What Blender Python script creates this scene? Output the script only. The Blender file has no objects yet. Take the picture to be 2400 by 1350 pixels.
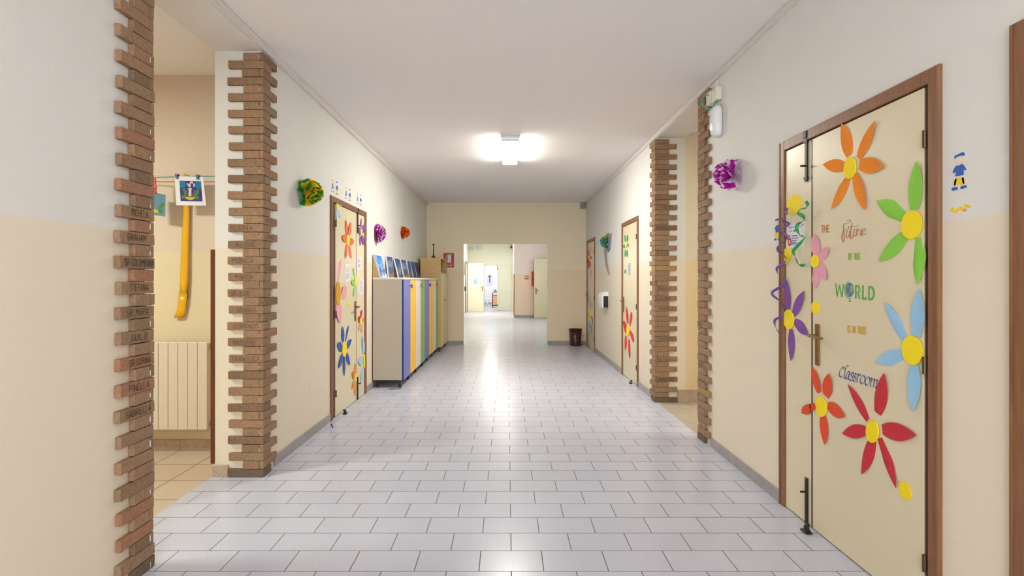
import bpy, bmesh, math, random
from mathutils import Vector, Matrix
random.seed(7)
S = bpy.context.scene
COL = S.collection
PI = math.pi

# ---------------------------------------------------------------- camera, world, light, exposure
F, CX, CY, H0 = 1245.0, 1189.0, 657.0, 1.40      # focal length / principal point of the 2400x1350 frame, eye height
cd = bpy.data.cameras.new('camera'); cam = bpy.data.objects.new('camera', cd); COL.objects.link(cam)
cam.location = (0, 0, H0); cam.rotation_euler = (PI/2, 0, 0)
cd.sensor_width = 36; cd.lens = F/2400*36
cd.shift_x = (1200-CX)/2400; cd.shift_y = -(675-CY)/2400
cd.clip_start = .05; cd.clip_end = 100
S.camera = cam
S.view_settings.view_transform = 'Standard'; S.view_settings.look = 'None'
S.view_settings.exposure = 0.74; S.view_settings.gamma = 1.0; S.view_settings.use_curve_mapping = False
w = bpy.data.worlds.new('world'); S.world = w; w.use_nodes = True
w.node_tree.nodes['Background'].inputs[0].default_value = (.9, .95, 1, 1)
w.node_tree.nodes['Background'].inputs[1].default_value = 1.0

def area(name, loc, rot, sx, sy, power, color):
    l = bpy.data.lights.new(name, 'AREA'); l.shape = 'RECTANGLE'; l.size = sx; l.size_y = sy
    l.energy = power; l.color = color
    o = bpy.data.objects.new(name, l); o.location = loc; o.rotation_euler = rot; COL.objects.link(o)
    return o
CEIL = 3.097
# daylight through the glazed entrance behind the photographer; added lights for the far hall
area('daylight_entrance', (0, -4.9, 1.35), (PI/2+.42, 0, 0), 3.2, 2.4, 118, (.86, .96, 1))
area('hall_fill_right', (1.80, 15.4, 2.1), (0, PI/2, 0), 1.3, 6.6, 18, (.98, 1, .98))  # unseen area light added along the right side to brighten the far hall
area('hall_fill_left', (-1.76, 16.4, 2.1), (0, -PI/2, 0), 1.3, 8.6, 26, (.98, 1, .98))  # its unseen counterpart added on the left; the wall there has no opening

# ---------------------------------------------------------------- helpers: colour and materials
def lin(c):
    if isinstance(c, str):
        c = [int(c[i:i+2], 16) for i in (0, 2, 4)]
    r = []
    for v in c[:3]:
        v /= 255.0
        r.append(v/12.92 if v <= .04045 else ((v+.055)/1.055)**2.4)
    return tuple(r)+(1.0,)
MC = {}
def nodes(name, rough=.5, metal=0):
    m = bpy.data.materials.new(name); m.use_nodes = True
    nt = m.node_tree; b = nt.nodes['Principled BSDF']
    b.inputs['Roughness'].default_value = rough; b.inputs['Metallic'].default_value = metal
    return m, nt, b
def nd(nt, t, **k):
    n = nt.nodes.new(t)
    for a, v in k.items(): setattr(n, a, v)
    return n
def coords(nt, scale=(1, 1, 1), loc=(0, 0, 0), src='Object'):
    tc = nd(nt, 'ShaderNodeTexCoord'); mp = nd(nt, 'ShaderNodeMapping')
    mp.inputs['Scale'].default_value = scale; mp.inputs['Location'].default_value = loc
    nt.links.new(tc.outputs[src], mp.inputs['Vector'])
    return mp.outputs['Vector']
def noise(nt, vec, sc, det=3, rough=.5):
    n = nd(nt, 'ShaderNodeTexNoise'); n.inputs['Scale'].default_value = sc
    n.inputs['Detail'].default_value = det; n.inputs['Roughness'].default_value = rough
    nt.links.new(vec, n.inputs['Vector']); return n.outputs[0]
def ramp(nt, fac, stops):
    r = nd(nt, 'ShaderNodeValToRGB'); e = r.color_ramp.elements
    while len(e) < len(stops): e.new(.5)
    for i, (p, c) in enumerate(stops):
        e[i].position = p; e[i].color = lin(c)
    nt.links.new(fac, r.inputs[0]); return r.outputs[0]
def bump(nt, b, h, strength=.2, dist=.01):
    n = nd(nt, 'ShaderNodeBump'); n.inputs['Strength'].default_value = strength; n.inputs['Distance'].default_value = dist
    nt.links.new(h, n.inputs['Height']); nt.links.new(n.outputs[0], b.inputs['Normal'])
def mixc(nt, fac, a, b_, mode='MIX'):
    m = nd(nt, 'ShaderNodeMix', data_type='RGBA', blend_type=mode)
    for s, v in ((0, fac), (6, a), (7, b_)):
        if hasattr(v, 'node'): nt.links.new(v, m.inputs[s])
        else: m.inputs[s].default_value = v
    return m.outputs[2]
def mat(name, c, rough=.5, metal=0, var=.04, vs=30, bmp=0, bs=200, spec=None):
    """plain paint / paper / plastic with a faint procedural mottling"""
    key = (name,)
    if key in MC: return MC[key]
    m, nt, b = nodes(name, rough, metal)
    if spec is not None: b.inputs['Specular IOR Level'].default_value = spec
    v = coords(nt); n = noise(nt, v, vs)
    c1 = lin(c); c2 = tuple(x*(1-var*2) for x in c1[:3])+(1,)
    nt.links.new(mixc(nt, n, c1, c2), b.inputs['Base Color'])
    if bmp: bump(nt, b, noise(nt, v, bs, 2), bmp, .003)
    MC[key] = m; return m
def wallpaint(name, up, lo, zs=1.632, tint=None):
    m, nt, b = nodes(name, .62)
    v = coords(nt); sep = nd(nt, 'ShaderNodeSeparateXYZ'); nt.links.new(v, sep.inputs[0])
    n1 = noise(nt, v, 3, 2)
    zz = nd(nt, 'ShaderNodeMath', operation='MULTIPLY_ADD'); nt.links.new(n1, zz.inputs[0]); zz.inputs[1].default_value = .012
    nt.links.new(sep.outputs[2], zz.inputs[2])
    gt = nd(nt, 'ShaderNodeMath', operation='GREATER_THAN'); nt.links.new(zz.outputs[0], gt.inputs[0]); gt.inputs[1].default_value = zs+.006
    big = noise(nt, v, 1.3, 5, .6)
    u1, u2 = lin(up), tuple(x*.95 for x in lin(up)[:3])+(1,)
    l1, l2 = lin(lo), tuple(x*.95 for x in lin(lo)[:3])+(1,)
    nt.links.new(mixc(nt, gt.outputs[0], mixc(nt, big, l1, l2), mixc(nt, big, u1, u2)), b.inputs['Base Color'])
    h = nd(nt, 'ShaderNodeMath', operation='ADD')
    nt.links.new(noise(nt, v, 28, 4, .6), h.inputs[0]); nt.links.new(noise(nt, v, 140, 2), h.inputs[1])
    bump(nt, b, h.outputs[0], .22, .004)
    return m
def wood(name, c1, c2, rough=.4, sc=(30, 30, 2)):
    m, nt, b = nodes(name, rough)
    v = coords(nt, sc); n = noise(nt, v, 2.2, 5, .6)
    nt.links.new(ramp(nt, n, [(.3, c1), (.7, c2)]), b.inputs['Base Color'])
    bump(nt, b, n, .08, .002); return m
def stone(name, c1, c2, rough=.35, sc=160):
    m, nt, b = nodes(name, rough)
    v = coords(nt); n = noise(nt, v, sc, 3, .7); n2 = noise(nt, v, 7, 3)
    c = ramp(nt, n, [(.38, c1), (.62, c2)])
    nt.links.new(mixc(nt, n2, c, tuple(x*.8 for x in lin(c1)[:3])+(1,)), b.inputs['Base Color'])
    return m
def tilefloor(name, c1, c2, grout, bw, rh, off, loc, speck, rough=.25, mort=.0026, wave=.12):
    m, nt, b = nodes(name, rough)
    v = coords(nt, (1, 1, 1), loc)
    br = nd(nt, 'ShaderNodeTexBrick'); br.offset = off; br.offset_frequency = 2; br.squash = 1
    nt.links.new(v, br.inputs['Vector'])
    br.inputs['Scale'].default_value = 1; br.inputs['Brick Width'].default_value = bw; br.inputs['Row Height'].default_value = rh
    br.inputs['Mortar Size'].default_value = mort; br.inputs['Mortar Smooth'].default_value = .1; br.inputs['Bias'].default_value = 0
    br.inputs['Color1'].default_value = lin(c1); br.inputs['Color2'].default_value = lin(c2); br.inputs['Mortar'].default_value = lin(grout)
    sp = noise(nt, v, 230, 2, .8); soft = noise(nt, v, 4, 3)
    spc = ramp(nt, sp, [(.36, speck), (.52, (255, 255, 255))])
    c = mixc(nt, .55, br.outputs['Color'], spc, 'MULTIPLY')
    c = mixc(nt, soft, c, mixc(nt, 1.0, c, (.92, .92, .93, 1), 'MULTIPLY'))
    nt.links.new(mixc(nt, br.outputs['Fac'], c, lin(grout)), b.inputs['Base Color'])
    rr = nd(nt, 'ShaderNodeMath', operation='MULTIPLY_ADD'); nt.links.new(br.outputs['Fac'], rr.inputs[0]); rr.inputs[1].default_value = .5; rr.inputs[2].default_value = rough
    nt.links.new(rr.outputs[0], b.inputs['Roughness'])
    inv = nd(nt, 'ShaderNodeMath', operation='MULTIPLY_ADD'); nt.links.new(br.outputs['Fac'], inv.inputs[0]); inv.inputs[1].default_value = -1
    nt.links.new(noise(nt, v, 9, 2), inv.inputs[2])
    bump(nt, b, inv.outputs[0], wave, .004)
    return m
def emis(name, c, s):
    m, nt, b = nodes(name, .4)
    b.inputs['Base Color'].default_value = lin(c); b.inputs['Emission Color'].default_value = lin(c); b.inputs['Emission Strength'].default_value = s
    return m

M = {}
M['wall'] = wallpaint('wall_paint_white_over_cream', (223, 220, 216), (228, 215, 195))
M['back'] = wallpaint('wall_paint_cream', (238, 224, 194), (236, 216, 184))
M['alc'] = wallpaint('wall_paint_peach_over_cream', (216, 197, 180), (220, 203, 172))
M['alcR'] = wallpaint('wall_paint_cream_over_apricot', (224, 211, 188), (229, 206, 164))
M['green'] = wallpaint('wall_paint_pale_green', (230, 237, 222), (230, 237, 222))
M['pink'] = wallpaint('wall_paint_pale_pink', (236, 216, 210), (240, 208, 184))
M['hallwhite'] = wallpaint('wall_paint_pale_mint', (232, 240, 232), (226, 236, 214))
M['lav'] = mat('wall_paint_lavender_white', (236, 232, 238), .7)
M['ceil'] = mat('ceiling_plaster', (240, 234, 232), .75, bmp=.1, bs=60, var=.02, vs=2)
M['trim'] = mat('white_cable_channel', (222, 214, 208), .45)
M['stucco'] = mat('white_plaster_beam', (228, 220, 212), .6, bmp=.1, bs=60)
M['wood'] = wood('brown_door_frame_wood', (116, 75, 48), (140, 94, 62))
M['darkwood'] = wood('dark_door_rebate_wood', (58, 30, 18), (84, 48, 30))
M['door'] = mat('cream_laminate_door', (222, 209, 178), .32, var=.02, vs=4)
M['corner'] = wood('brown_corner_board', (88, 40, 16), (116, 58, 26))
M['granite'] = stone('grey_granite_skirting', (150, 142, 142), (186, 178, 180))
M['travert'] = stone('beige_marble_skirting', (182, 158, 138), (208, 186, 166), sc=24)
M['brass'] = mat('bronze_metal', (150, 116, 76), .35, .9)
M['hinge'] = mat('dark_hinge_bronze', (92, 72, 52), .4, .6)
M['black'] = mat('black_metal', (36, 34, 34), .4, .3)
M['blackp'] = mat('black_plastic', (24, 23, 24), .45)
M['white'] = mat('white_plastic', (236, 236, 240), .3)
M['paper'] = mat('white_paper', (232, 230, 236), .8)
M['yellow'] = mat('yellow_card', (250, 222, 10), .7)
M['ink'] = mat('brown_ink', (34, 20, 16), .9)
M['inkf'] = mat('faded_brown_ink', (108, 76, 56), .9)

# ---------------------------------------------------------------- helpers: geometry
def obj(name, bm, m, parent=None, smooth=False, keep=None):
    me = bpy.data.meshes.new(name); bmesh.ops.recalc_face_normals(bm, faces=bm.faces[:]) if keep is None else None
    bm.to_mesh(me); bm.free()
    for x in (m if isinstance(m, (list, tuple)) else [m]): me.materials.append(x)
    if smooth:
        for p in me.polygons: p.use_smooth = True
    o = bpy.data.objects.new(name, me); COL.objects.link(o)
    if parent is not None:
        o.parent = parent
        o.matrix_parent_inverse = Matrix.Translation(-Vector(parent.location))   # geometry is written in room coordinates
    return o
def tag(o, label, cat, group=None):
    o['label'] = label; o['category'] = cat
    if group: o['group'] = group
    return o
def thing(name, label, cat, loc, group=None):
    o = bpy.data.objects.new(name, None); COL.objects.link(o); o.location = loc; o.empty_display_size = .1
    return tag(o, label, cat, group)
def struct(name, bm, m, **k):
    o = obj(name, bm, m, **k); o['kind'] = 'structure'; return o
def B(): return bmesh.new()
def box(bm, x0, x1, y0, y1, z0, z1, bev=0, seg=1, mi=0):
    vs = [bm.verts.new((x, y, z)) for x in (x0, x1) for y in (y0, y1) for z in (z0, z1)]
    fs = []
    for q in ((0, 1, 3, 2), (4, 6, 7, 5), (0, 4, 5, 1), (2, 3, 7, 6), (0, 2, 6, 4), (1, 5, 7, 3)):
        f = bm.faces.new([vs[i] for i in q]); f.material_index = mi; fs.append(f)
    if bev:
        es = list({e for f in fs for e in f.edges})
        r = bmesh.ops.bevel(bm, geom=es, offset=bev, segments=seg, affect='EDGES', profile=.5)
        return r['verts']
    return vs
def tube(bm, pts, r, n=8, closed=False, cap=True):
    pts = [Vector(p) for p in pts]; N = len(pts); rings = []
    up = None
    for i, p in enumerate(pts):
        a = pts[(i-1) % N] if (i or closed) else p; c = pts[(i+1) % N] if (i < N-1 or closed) else p
        t = (c-a).normalized()
        if up is None: up = Vector((0, 0, 1)) if abs(t.z) < .9 else Vector((1, 0, 0))
        s = t.cross(up).normalized(); up = s.cross(t).normalized()
        rr = r[i] if isinstance(r, (list, tuple)) else r
        rings.append([bm.verts.new(p+s*rr*math.cos(2*PI*k/n)+up*rr*math.sin(2*PI*k/n)) for k in range(n)])
    for i in range(N if closed else N-1):
        A, C = rings[i], rings[(i+1) % N]
        for k in range(n): bm.faces.new((A[k], A[(k+1) % n], C[(k+1) % n], C[k]))
    if cap and not closed:
        bm.faces.new(rings[0][::-1]); bm.faces.new(rings[-1])
def lathe(bm, prof, c, n=32, sy=1):
    """profile of (radius, z) round the vertical axis through c"""
    rings = []
    for r, z in prof:
        rings.append([bm.verts.new((c[0]+r*math.cos(2*PI*k/n), c[1]+r*sy*math.sin(2*PI*k/n), c[2]+z)) for k in range(n)])
    for A, C in zip(rings, rings[1:]):
        for k in range(n): bm.faces.new((A[k], A[(k+1) % n], C[(k+1) % n], C[k]))
    bm.faces.new(rings[0][::-1]); bm.faces.new(rings[-1])
class Pl:
    """a wall plane: R right wall, L left wall, B a wall facing the viewer; (u, v) runs as one reads on it, h stands off it"""
    def __init__(s, k, pos): s.k, s.p = k, pos
    def uv(s, px, py):
        if s.k == 'R': Y = F*s.p/(px-CX); return (-Y, H0+(CY-py)*Y/F)
        if s.k == 'L': Y = F*s.p/(px-CX); return (Y, H0+(CY-py)*Y/F)
        return ((px-CX)*s.p/F, H0+(CY-py)*s.p/F)
    def pt(s, u, v, h=0):
        if s.k == 'R': return Vector((s.p-h, -u, v))
        if s.k == 'L': return Vector((s.p+h, u, v))
        return Vector((u, s.p-h, v))
def ccw(p):
    a = sum(p[i][0]*p[(i+1) % len(p)][1]-p[(i+1) % len(p)][0]*p[i][1] for i in range(len(p)))
    return p if a > 0 else p[::-1]
def poly(bm, pl, pts, h0, h1, mi=0):
    pts = ccw(list(pts))
    t = [bm.verts.new(pl.pt(u, v, h1)) for u, v in pts]; f = bm.faces.new(t); f.material_index = mi
    b = [bm.verts.new(pl.pt(u, v, h0)) for u, v in pts]; f = bm.faces.new(b[::-1]); f.material_index = mi
    n = len(pts)
    for i in range(n):
        f = bm.faces.new((b[i], b[(i+1) % n], t[(i+1) % n], t[i])); f.material_index = mi
def ell(cu, cv, ru, rv, n=28, rot=0):
    c, s = math.cos(rot), math.sin(rot)
    return [(cu+ru*math.cos(2*PI*k/n)*c-rv*math.sin(2*PI*k/n)*s, cv+ru*math.cos(2*PI*k/n)*s+rv*math.sin(2*PI*k/n)*c) for k in range(n)]
def petal(bm, pl, b, t, w, h0, lift=.008, blunt=.16, seg=10, notch=0):
    b, t = Vector(b), Vector(t); d = t-b; L = d.length; d.normalize(); s = Vector((-d.y, d.x))
    th = .0014; top, bot = [], []
    cup = random.uniform(-.15, .15)
    for i in range(seg+1):
        q = i/seg
        hw = w/2*max(.04, math.sin(PI*(blunt+(1-blunt)*q)))**.85 if q < 1 else w*.02
        rt, rb = [], []
        for j in range(-2, 3):
            x = j/2
            p = b+d*(L*q)+s*(hw*x)
            h = h0+lift*q*q+hw*cup*x*x
            rt.append(bm.verts.new(pl.pt(p.x, p.y, h+th))); rb.append(bm.verts.new(pl.pt(p.x, p.y, h)))
        top.append(rt); bot.append(rb)
    for i in range(seg):
        for j in range(4):
            bm.faces.new((top[i][j], top[i][j+1], top[i+1][j+1], top[i+1][j]))
            bm.faces.new((bot[i][j], bot[i+1][j], bot[i+1][j+1], bot[i][j+1]))
        bm.faces.new((bot[i][0], bot[i+1][0], top[i+1][0], top[i][0])); bm.faces.new((bot[i][4], top[i][4], top[i+1][4], bot[i+1][4]))
    for i in (0, seg):
        for j in range(4): bm.faces.new((bot[i][j], bot[i][j+1], top[i][j+1], top[i][j]))
LIFT = [0]
def stroke(bm, pl, pts, w, h, mi=0, nib=None, thin=.35):
    """a pen line: w wide, or swept by a broad nib held at angle nib"""
    for a, b in zip(pts, pts[1:]):
        a, b = Vector(a), Vector(b); d = b-a
        if d.length < 1e-6: continue
        d.normalize(); s = Vector((-d.y, d.x)); ww = w
        if nib is not None:
            ww = w*max(thin, abs(math.sin(math.atan2(d.y, d.x)-nib)))
        e = d*min(ww*.3, .002)
        q = [a-s*ww/2-e, b-s*ww/2+e, b+s*ww/2+e, a+s*ww/2-e]
        LIFT[0] = (LIFT[0]+1) % 40
        f = bm.faces.new([bm.verts.new(pl.pt(p.x, p.y, h+LIFT[0]*1.5e-5)) for p in q]); f.material_index = mi
def smooth(pts, n=6):
    """Catmull-Rom through the points"""
    P = [Vector(p) for p in pts]; P = [P[0]*2-P[1]]+P+[P[-1]*2-P[-2]]; out = []
    for i in range(1, len(P)-2):
        for k in range(n):
            t = k/n
            out.append(.5*((2*P[i])+(P[i+1]-P[i-1])*t+(2*P[i-1]-5*P[i]+4*P[i+1]-P[i+2])*t*t+(3*P[i]-P[i-1]-3*P[i+1]+P[i+2])*t**3))
    out.append(P[-2]); return out
GL = {'A': '00 26 40;12 32', 'B': '00 06 26 35 34 23 03;23 32 31 20 00', 'C': '45 36 16 05 01 10 30 41', 'D': '00 06 26 45 41 20 00',
      'E': '46 06 00 40;03 33', 'F': '46 06 00;03 33', 'G': '45 36 16 05 01 10 30 41 43 23', 'H': '00 06;40 46;03 43', 'I': '20 26',
      'L': '06 00 40', 'M': '00 06 23 46 40', 'N': '00 06 40 46', 'O': '10 01 05 16 36 45 41 30 10', 'P': '00 06 36 45 44 33 03',
      'R': '00 06 36 45 44 33 03;23 40', 'S': '45 36 16 05 04 42 41 30 10 01', 'T': '06 46;26 20', 'U': '06 01 10 30 41 46',
      'Z': '06 46 00 40', '.': '20 21', 'Q': '10 01 05 16 36 45 41 30 10;22 40'}
def text(bm, pl, u, v, ww, hh, s, w, h, slope=0, jit=.04, gap=.45, mi=0):
    """hand-lettered capitals: starts at (u, v), ww x hh per letter"""
    for ch in s:
        if ch == ' ': u += ww*.7; continue
        k = .35 if ch in 'I.' else 1
        for st in GL[ch].split(';'):
            pts = []
            for g in st.split():
                gx, gy = int(g[0])/4, int(g[1])/6
                if k < 1: gx = .5*k
                x = u+gx*ww+random.uniform(-jit, jit)*ww; y = v+gy*hh+random.uniform(-jit, jit)*hh*.6
                pts.append((x, y+(x-u)*0))
            stroke(bm, pl, pts, w, h, mi)
        u += ww*(k+gap*(.6 if k < 1 else 1)); v += slope*ww
    return u
XL, XR, YB = -1.762, 1.722, 11.62
PR, PL_, PB = Pl('R', XR), Pl('L', XL), Pl('B', YB)
def C(x0, y0, s): return lambda x, y: (x0+x/s, y0+y/s)

# ---------------------------------------------------------------- large structure
YN = -5.0; T = .33; SOF = 3.04
bm = B()
def slab(bm, x0, x1, y0, y1, z0, z1): box(bm, x0, x1, y0, y1, z0, z1)
# floors
M['tile'] = tilefloor('lilac_grey_floor_tiles', (207, 210, 225), (202, 205, 221), (112, 100, 98), .3125, .1935, .5, (-.0196, -3.330, 0), (176, 166, 172))
M['beige'] = tilefloor('beige_marble_floor_tiles', (214, 194, 176), (207, 186, 166), (120, 96, 80), .33, .325, 0, (.05, -.14, 0), (206, 188, 170), rough=.22, mort=.004)
M['terr'] = stone('terrazzo_threshold', (176, 160, 142), (214, 202, 188), .3, 90)
struct('floor', (slab(bm, -2.10, XR, YN, 32, -.1, 0), bm)[1], M['tile'])
bm = B(); box(bm, -6, -2.10, YN, 4.6, -.1, 0); struct('floor', bm, M['beige'])
bm = B(); box(bm, XR, 2.07, YN, 32, -.1, 0); struct('floor', bm, M['terr'])
bm = B(); box(bm, 2.07, 5, YN, 6.3, -.1, 0); struct('floor', bm, M['beige'])
# ceiling
bm = B(); box(bm, -6, 5, YN, 32, CEIL, CEIL+.1); struct('ceiling', bm, M['ceil'])
# left wall: near piece, beam over the opening, far piece with the door hole
D3 = (5.274+.05, 6.59-.05)
bm = B()
box(bm, XL-T, XL, YN, 2.58, 0, CEIL)
box(bm, XL-T, XL, 2.58, 3.80, SOF, CEIL)
box(bm, XL-T, XL, 3.80, D3[0], 0, CEIL)
box(bm, XL-T, XL, D3[0], D3[1], 2.2, CEIL)
box(bm, XL-T, XL, D3[1], YB, 0, CEIL)
struct('wall_left', bm, M['wall'])
# right wall
D1 = (2.102+.05, 3.339-.05); D2 = (.70+.05, 1.808-.05); D4 = (6.96+.05, 7.94-.05); D5 = (10.41+.04, 11.43-.04)
bm = B(); y = YN
for a, b in (D2, D1):
    box(bm, XR, XR+T, y, a, 0, CEIL); box(bm, XR, XR+T, a, b, 2.21, CEIL); y = b
box(bm, XR, XR+T, y, 4.695, 0, CEIL); box(bm, XR, XR+T, 4.695, 6.117, SOF, CEIL)
y = 6.117
for a, b in (D4, D5):
    box(bm, XR, XR+T, y, a, 0, CEIL); box(bm, XR, XR+T, a, b, 2.2, CEIL); y = b
box(bm, XR, XR+T, y, YB, 0, CEIL)
struct('wall_right', bm, M['wall'])
# wall at the end of the corridor, with the opening
ox0, ox1, oz = -.962, .878, 2.203; WT = .14
bm = B()
box(bm, XL-T, ox0, YB, YB+WT, 0, CEIL); box(bm, ox1, XR+T, YB, YB+WT, 0, CEIL); box(bm, ox0, ox1, YB, YB+WT, oz, CEIL)
struct('wall_back', bm, M['back'])
# side rooms behind the two brick-edged openings
bm = B(); box(bm, -6.1, -6, YN, 4.5, 0, CEIL); struct('wall_left_room', bm, M['alc'])
bm = B(); box(bm, -6, XL-T, 0, .1, 0, CEIL); struct('wall_left_room', bm, M['alc'])
bm = B(); box(bm, -6, XL-T, 4.39, 4.5, 0, CEIL)
struct('wall_left_room', bm, M['alc'])
bm = B(); box(bm, XR+T, 5, 6.117, 6.25, 0, CEIL); box(bm, 5, 5.1, 2.9, 6.25, 0, CEIL); box(bm, XR+T, 5, 2.9, 3.0, 0, CEIL)
struct('wall_right_room', bm, M['alcR'])
# the wall behind the photographer with a wide glazed doorway
bm = B(); box(bm, -2.1, -1.65, YN-.15, YN, 0, CEIL); box(bm, 1.65, 2.1, YN-.15, YN, 0, CEIL); box(bm, -1.65, 1.65, YN-.15, YN, 2.85, CEIL)
struct('wall_entrance', bm, M['wall'])
# far hall
HX0, HX1, YG, YP = -1.81, 1.86, 24.8, 19.9
bm = B(); box(bm, HX0-.1, HX0, YB+WT, 29, 0, CEIL); struct('wall_hall_left', bm, M['hallwhite'])
bm = B(); box(bm, HX1, HX1+.1, YB+WT, YP, 0, CEIL); struct('wall_hall_right', bm, M['hallwhite'])
bm = B(); box(bm, .247, HX1+.1, YP, YP+.15, 0, CEIL); box(bm, .247, .40, YP+.15, YG, 0, CEIL); struct('wall_hall_pink', bm, M['pink'])
bm = B()
box(bm, HX0, -1.12, YG, YG+.12, 0, CEIL); box(bm, -1.12, .25, YG, YG+.12, 2.125, CEIL); box(bm, .235, .25, YG, YG+.12, 0, 2.125)
struct('wall_hall_green', bm, M['green'])
bm = B(); box(bm, HX0, .4, 29, 29.1, 0, CEIL); box(bm, .3, .4, YG+.12, 29, 0, CEIL); struct('wall_far_room', bm, M['lav'])
# beams' soffit trims (cable channels under the ceiling)
bm = B(); box(bm, XL, XL+.027, YN, YB, SOF+.004, CEIL-.001); box(bm, XL+.027, XL+.031, YN, YB, SOF+.022, CEIL-.004)
struct('trim_1', bm, M['trim'])
bm = B(); box(bm, XR-.010, XR, YN, YB, SOF+.004, CEIL-.001); box(bm, XR-.014, XR-.010, YN, YB, SOF+.014, CEIL-.01)
struct('trim_2', bm, M['trim'])
# skirtings
SK = .078
def skirt(name, segs, m, h=SK):
    bm = B()
    for s in segs: box(bm, *s, 0, h, bev=.002)
    return struct(name, bm, m)
def run(x0, x1, y0, y1, L=.31):
    out = []; y = y0
    while y < y1-.001:
        out.append((x0, x1, y+.0008, min(y+L, y1)-.0008)); y += L
    return out
skirt('baseboard_left', run(XL, XL+.012, YN, 2.37)+run(XL, XL+.012, 4.0, 5.27)+run(XL, XL+.012, 6.60, YB), M['granite'])
skirt('baseboard_right', run(XR-.012, XR, YN, .69)+run(XR-.012, XR, 1.815, 2.09)+run(XR-.012, XR, 3.345, 4.48)+run(XR-.012, XR, 6.33, 6.955)+run(XR-.012, XR, 7.945, 10.405), M['granite'])
bm = B()
for a, b in ((XL, ox0), (ox1, XR)): box(bm, a, b, YB-.012, YB, 0, SK, bev=.002)
o = obj('baseboard_back', bm, M['granite']); o['kind'] = 'structure'
skirt('baseboard_left_room', [(-6+.33*i, min(-6+.33*(i+1), XL-T)-.002, 4.378, 4.39) for i in range(12)], M['travert'], .085)
skirt('baseboard_pillar', [(-2.105, -1.99, 3.785, 3.80)], M['travert'], .085)
skirt('baseboard_right_room', [(1.955+.33*i, 1.955+.33*(i+1)-.002, 6.102, 6.117) for i in range(9)], M['travert'], .14)
bm = B(); box(bm, .247, HX1, YP-.012, YP, 0, .10); struct('baseboard_hall', bm, M['granite'])
# wooden corner boards
bm = B(); box(bm, -2.122, XL-T, 3.796, 3.83, .088, 1.62, bev=.002); struct('trim_3', bm, M['corner'])
bm = B(); box(bm, .235, .262, YP-.02, YP+.01, .1, 1.62, bev=.002); struct('trim_4', bm, M['corner'])

# ---------------------------------------------------------------- brick edgings
m, nt, b = nodes('rough_facing_brick', .85)
at = nd(nt, 'ShaderNodeAttribute', attribute_name='tone'); v = coords(nt)
base = ramp(nt, at.outputs['Fac'], [(0, (122, 104, 86)), (.07, (142, 114, 88)), (.25, (160, 128, 99)), (.5, (174, 138, 107)), (.75, (164, 134, 106)), (.88, (178, 130, 100)), (1, (184, 152, 98))])
n1 = noise(nt, v, 60, 5, .75); n2 = noise(nt, v, 260, 3, .7)
c = mixc(nt, ramp(nt, n1, [(.35, (190, 184, 178)), (.7, (255, 255, 255))]), lin((0, 0, 0)), base)
c = mixc(nt, 1.0, base, ramp(nt, n1, [(.3, (206, 200, 196)), (.65, (255, 255, 255))]), 'MULTIPLY')
c = mixc(nt, 1.0, c, ramp(nt, n2, [(.3, (214, 208, 204)), (.6, (255, 255, 255))]), 'MULTIPLY')
nt.links.new(c, b.inputs['Base Color'])
hh = nd(nt, 'ShaderNodeMath', operation='ADD'); nt.links.new(n1, hh.inputs[0]); nt.links.new(n2, hh.inputs[1])
bump(nt, b, hh.outputs[0], .6, .003)
M['brick'] = m
M['mortar'] = mat('white_mortar', (222, 218, 210), .9)
PITCH = .0581
def quoin(name, label, cx, cy, sa, sb, Lf, Sf, Ls, Ss, reds=(), yell=(), nrow=52):
    """bricks toothed round the corner (cx, cy); sa, sb: signs along x (front face) and y (side face)"""
    bm = B(); lay = bm.verts.layers.float.new('tone'); t = .029
    tones = {}
    def put(a0, a1, b0, b1, z0, z1, r):
        tone = 0 if r == 0 else .88 if r in reds else 1 if r in yell else random.choice([.1, .2, .25, .3, .4, .45, .5, .5, .55, .6, .65, .7, .75, .8])
        j = lambda s=.0035: random.uniform(-s, s)
        xs = sorted((cx+sa*a0, cx+sa*a1)); ys = sorted((cy+sb*b0, cy+sb*b1))
        before = set(bm.verts)
        box(bm, xs[0], xs[1], ys[0], ys[1], z0, z1, bev=.0035, seg=2)
        new = [q for q in bm.verts if q not in before]
        zc = (z0+z1)/2; tilt = random.uniform(-.008, .008)
        for q in new:
            q[lay] = tone
            q.co.x += j(.0008); q.co.y += j(.0008); q.co.z += j(.0012)+tilt*((q.co.x-cx)+(q.co.y-cy))
    for r in range(nrow):
        z0 = r*PITCH+.0015; z1 = (r+1)*PITCH-.0015+random.uniform(-.001, .001)
        jj = random.uniform(-.006, .006); kk = random.uniform(-.006, .006); pr = random.uniform(-.0022, .0022)
        if r % 2 == 0:
            put(pr, Lf+jj, pr, t, z0, z1, r); put(pr, t, t+.0015, Ss+kk, z0, z1, r)
        else:
            put(pr, t, pr, Ls+jj, z0, z1, r); put(t+.002, Sf+kk, pr, t, z0, z1, 99)
    o = obj(name, bm, M['brick']); tag(o, label, 'brick edging', 'brick edgings of the two openings')
    rj = random.Random(len(label))
    for r in range(0 if sb < 0 else 1, nrow, 2):            # smears of white mortar in the upright joints
        if rj.random() < .55:
            z0 = r*PITCH+rj.uniform(.006, .02); z1 = z0+rj.uniform(.012, .03); bm = B()
            if sb < 0: box(bm, *sorted((cx+sa*.002, cx-sa*.0012)), *sorted((cy+sb*.028, cy+sb*.0315)), z0, z1)
            else: box(bm, *sorted((cx+sa*.0285, cx+sa*.031)), *sorted((cy+sb*-.0012, cy+sb*.004)), z0, z1)
            obj('mortar', bm, M['mortar'], o)
    return o
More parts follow.
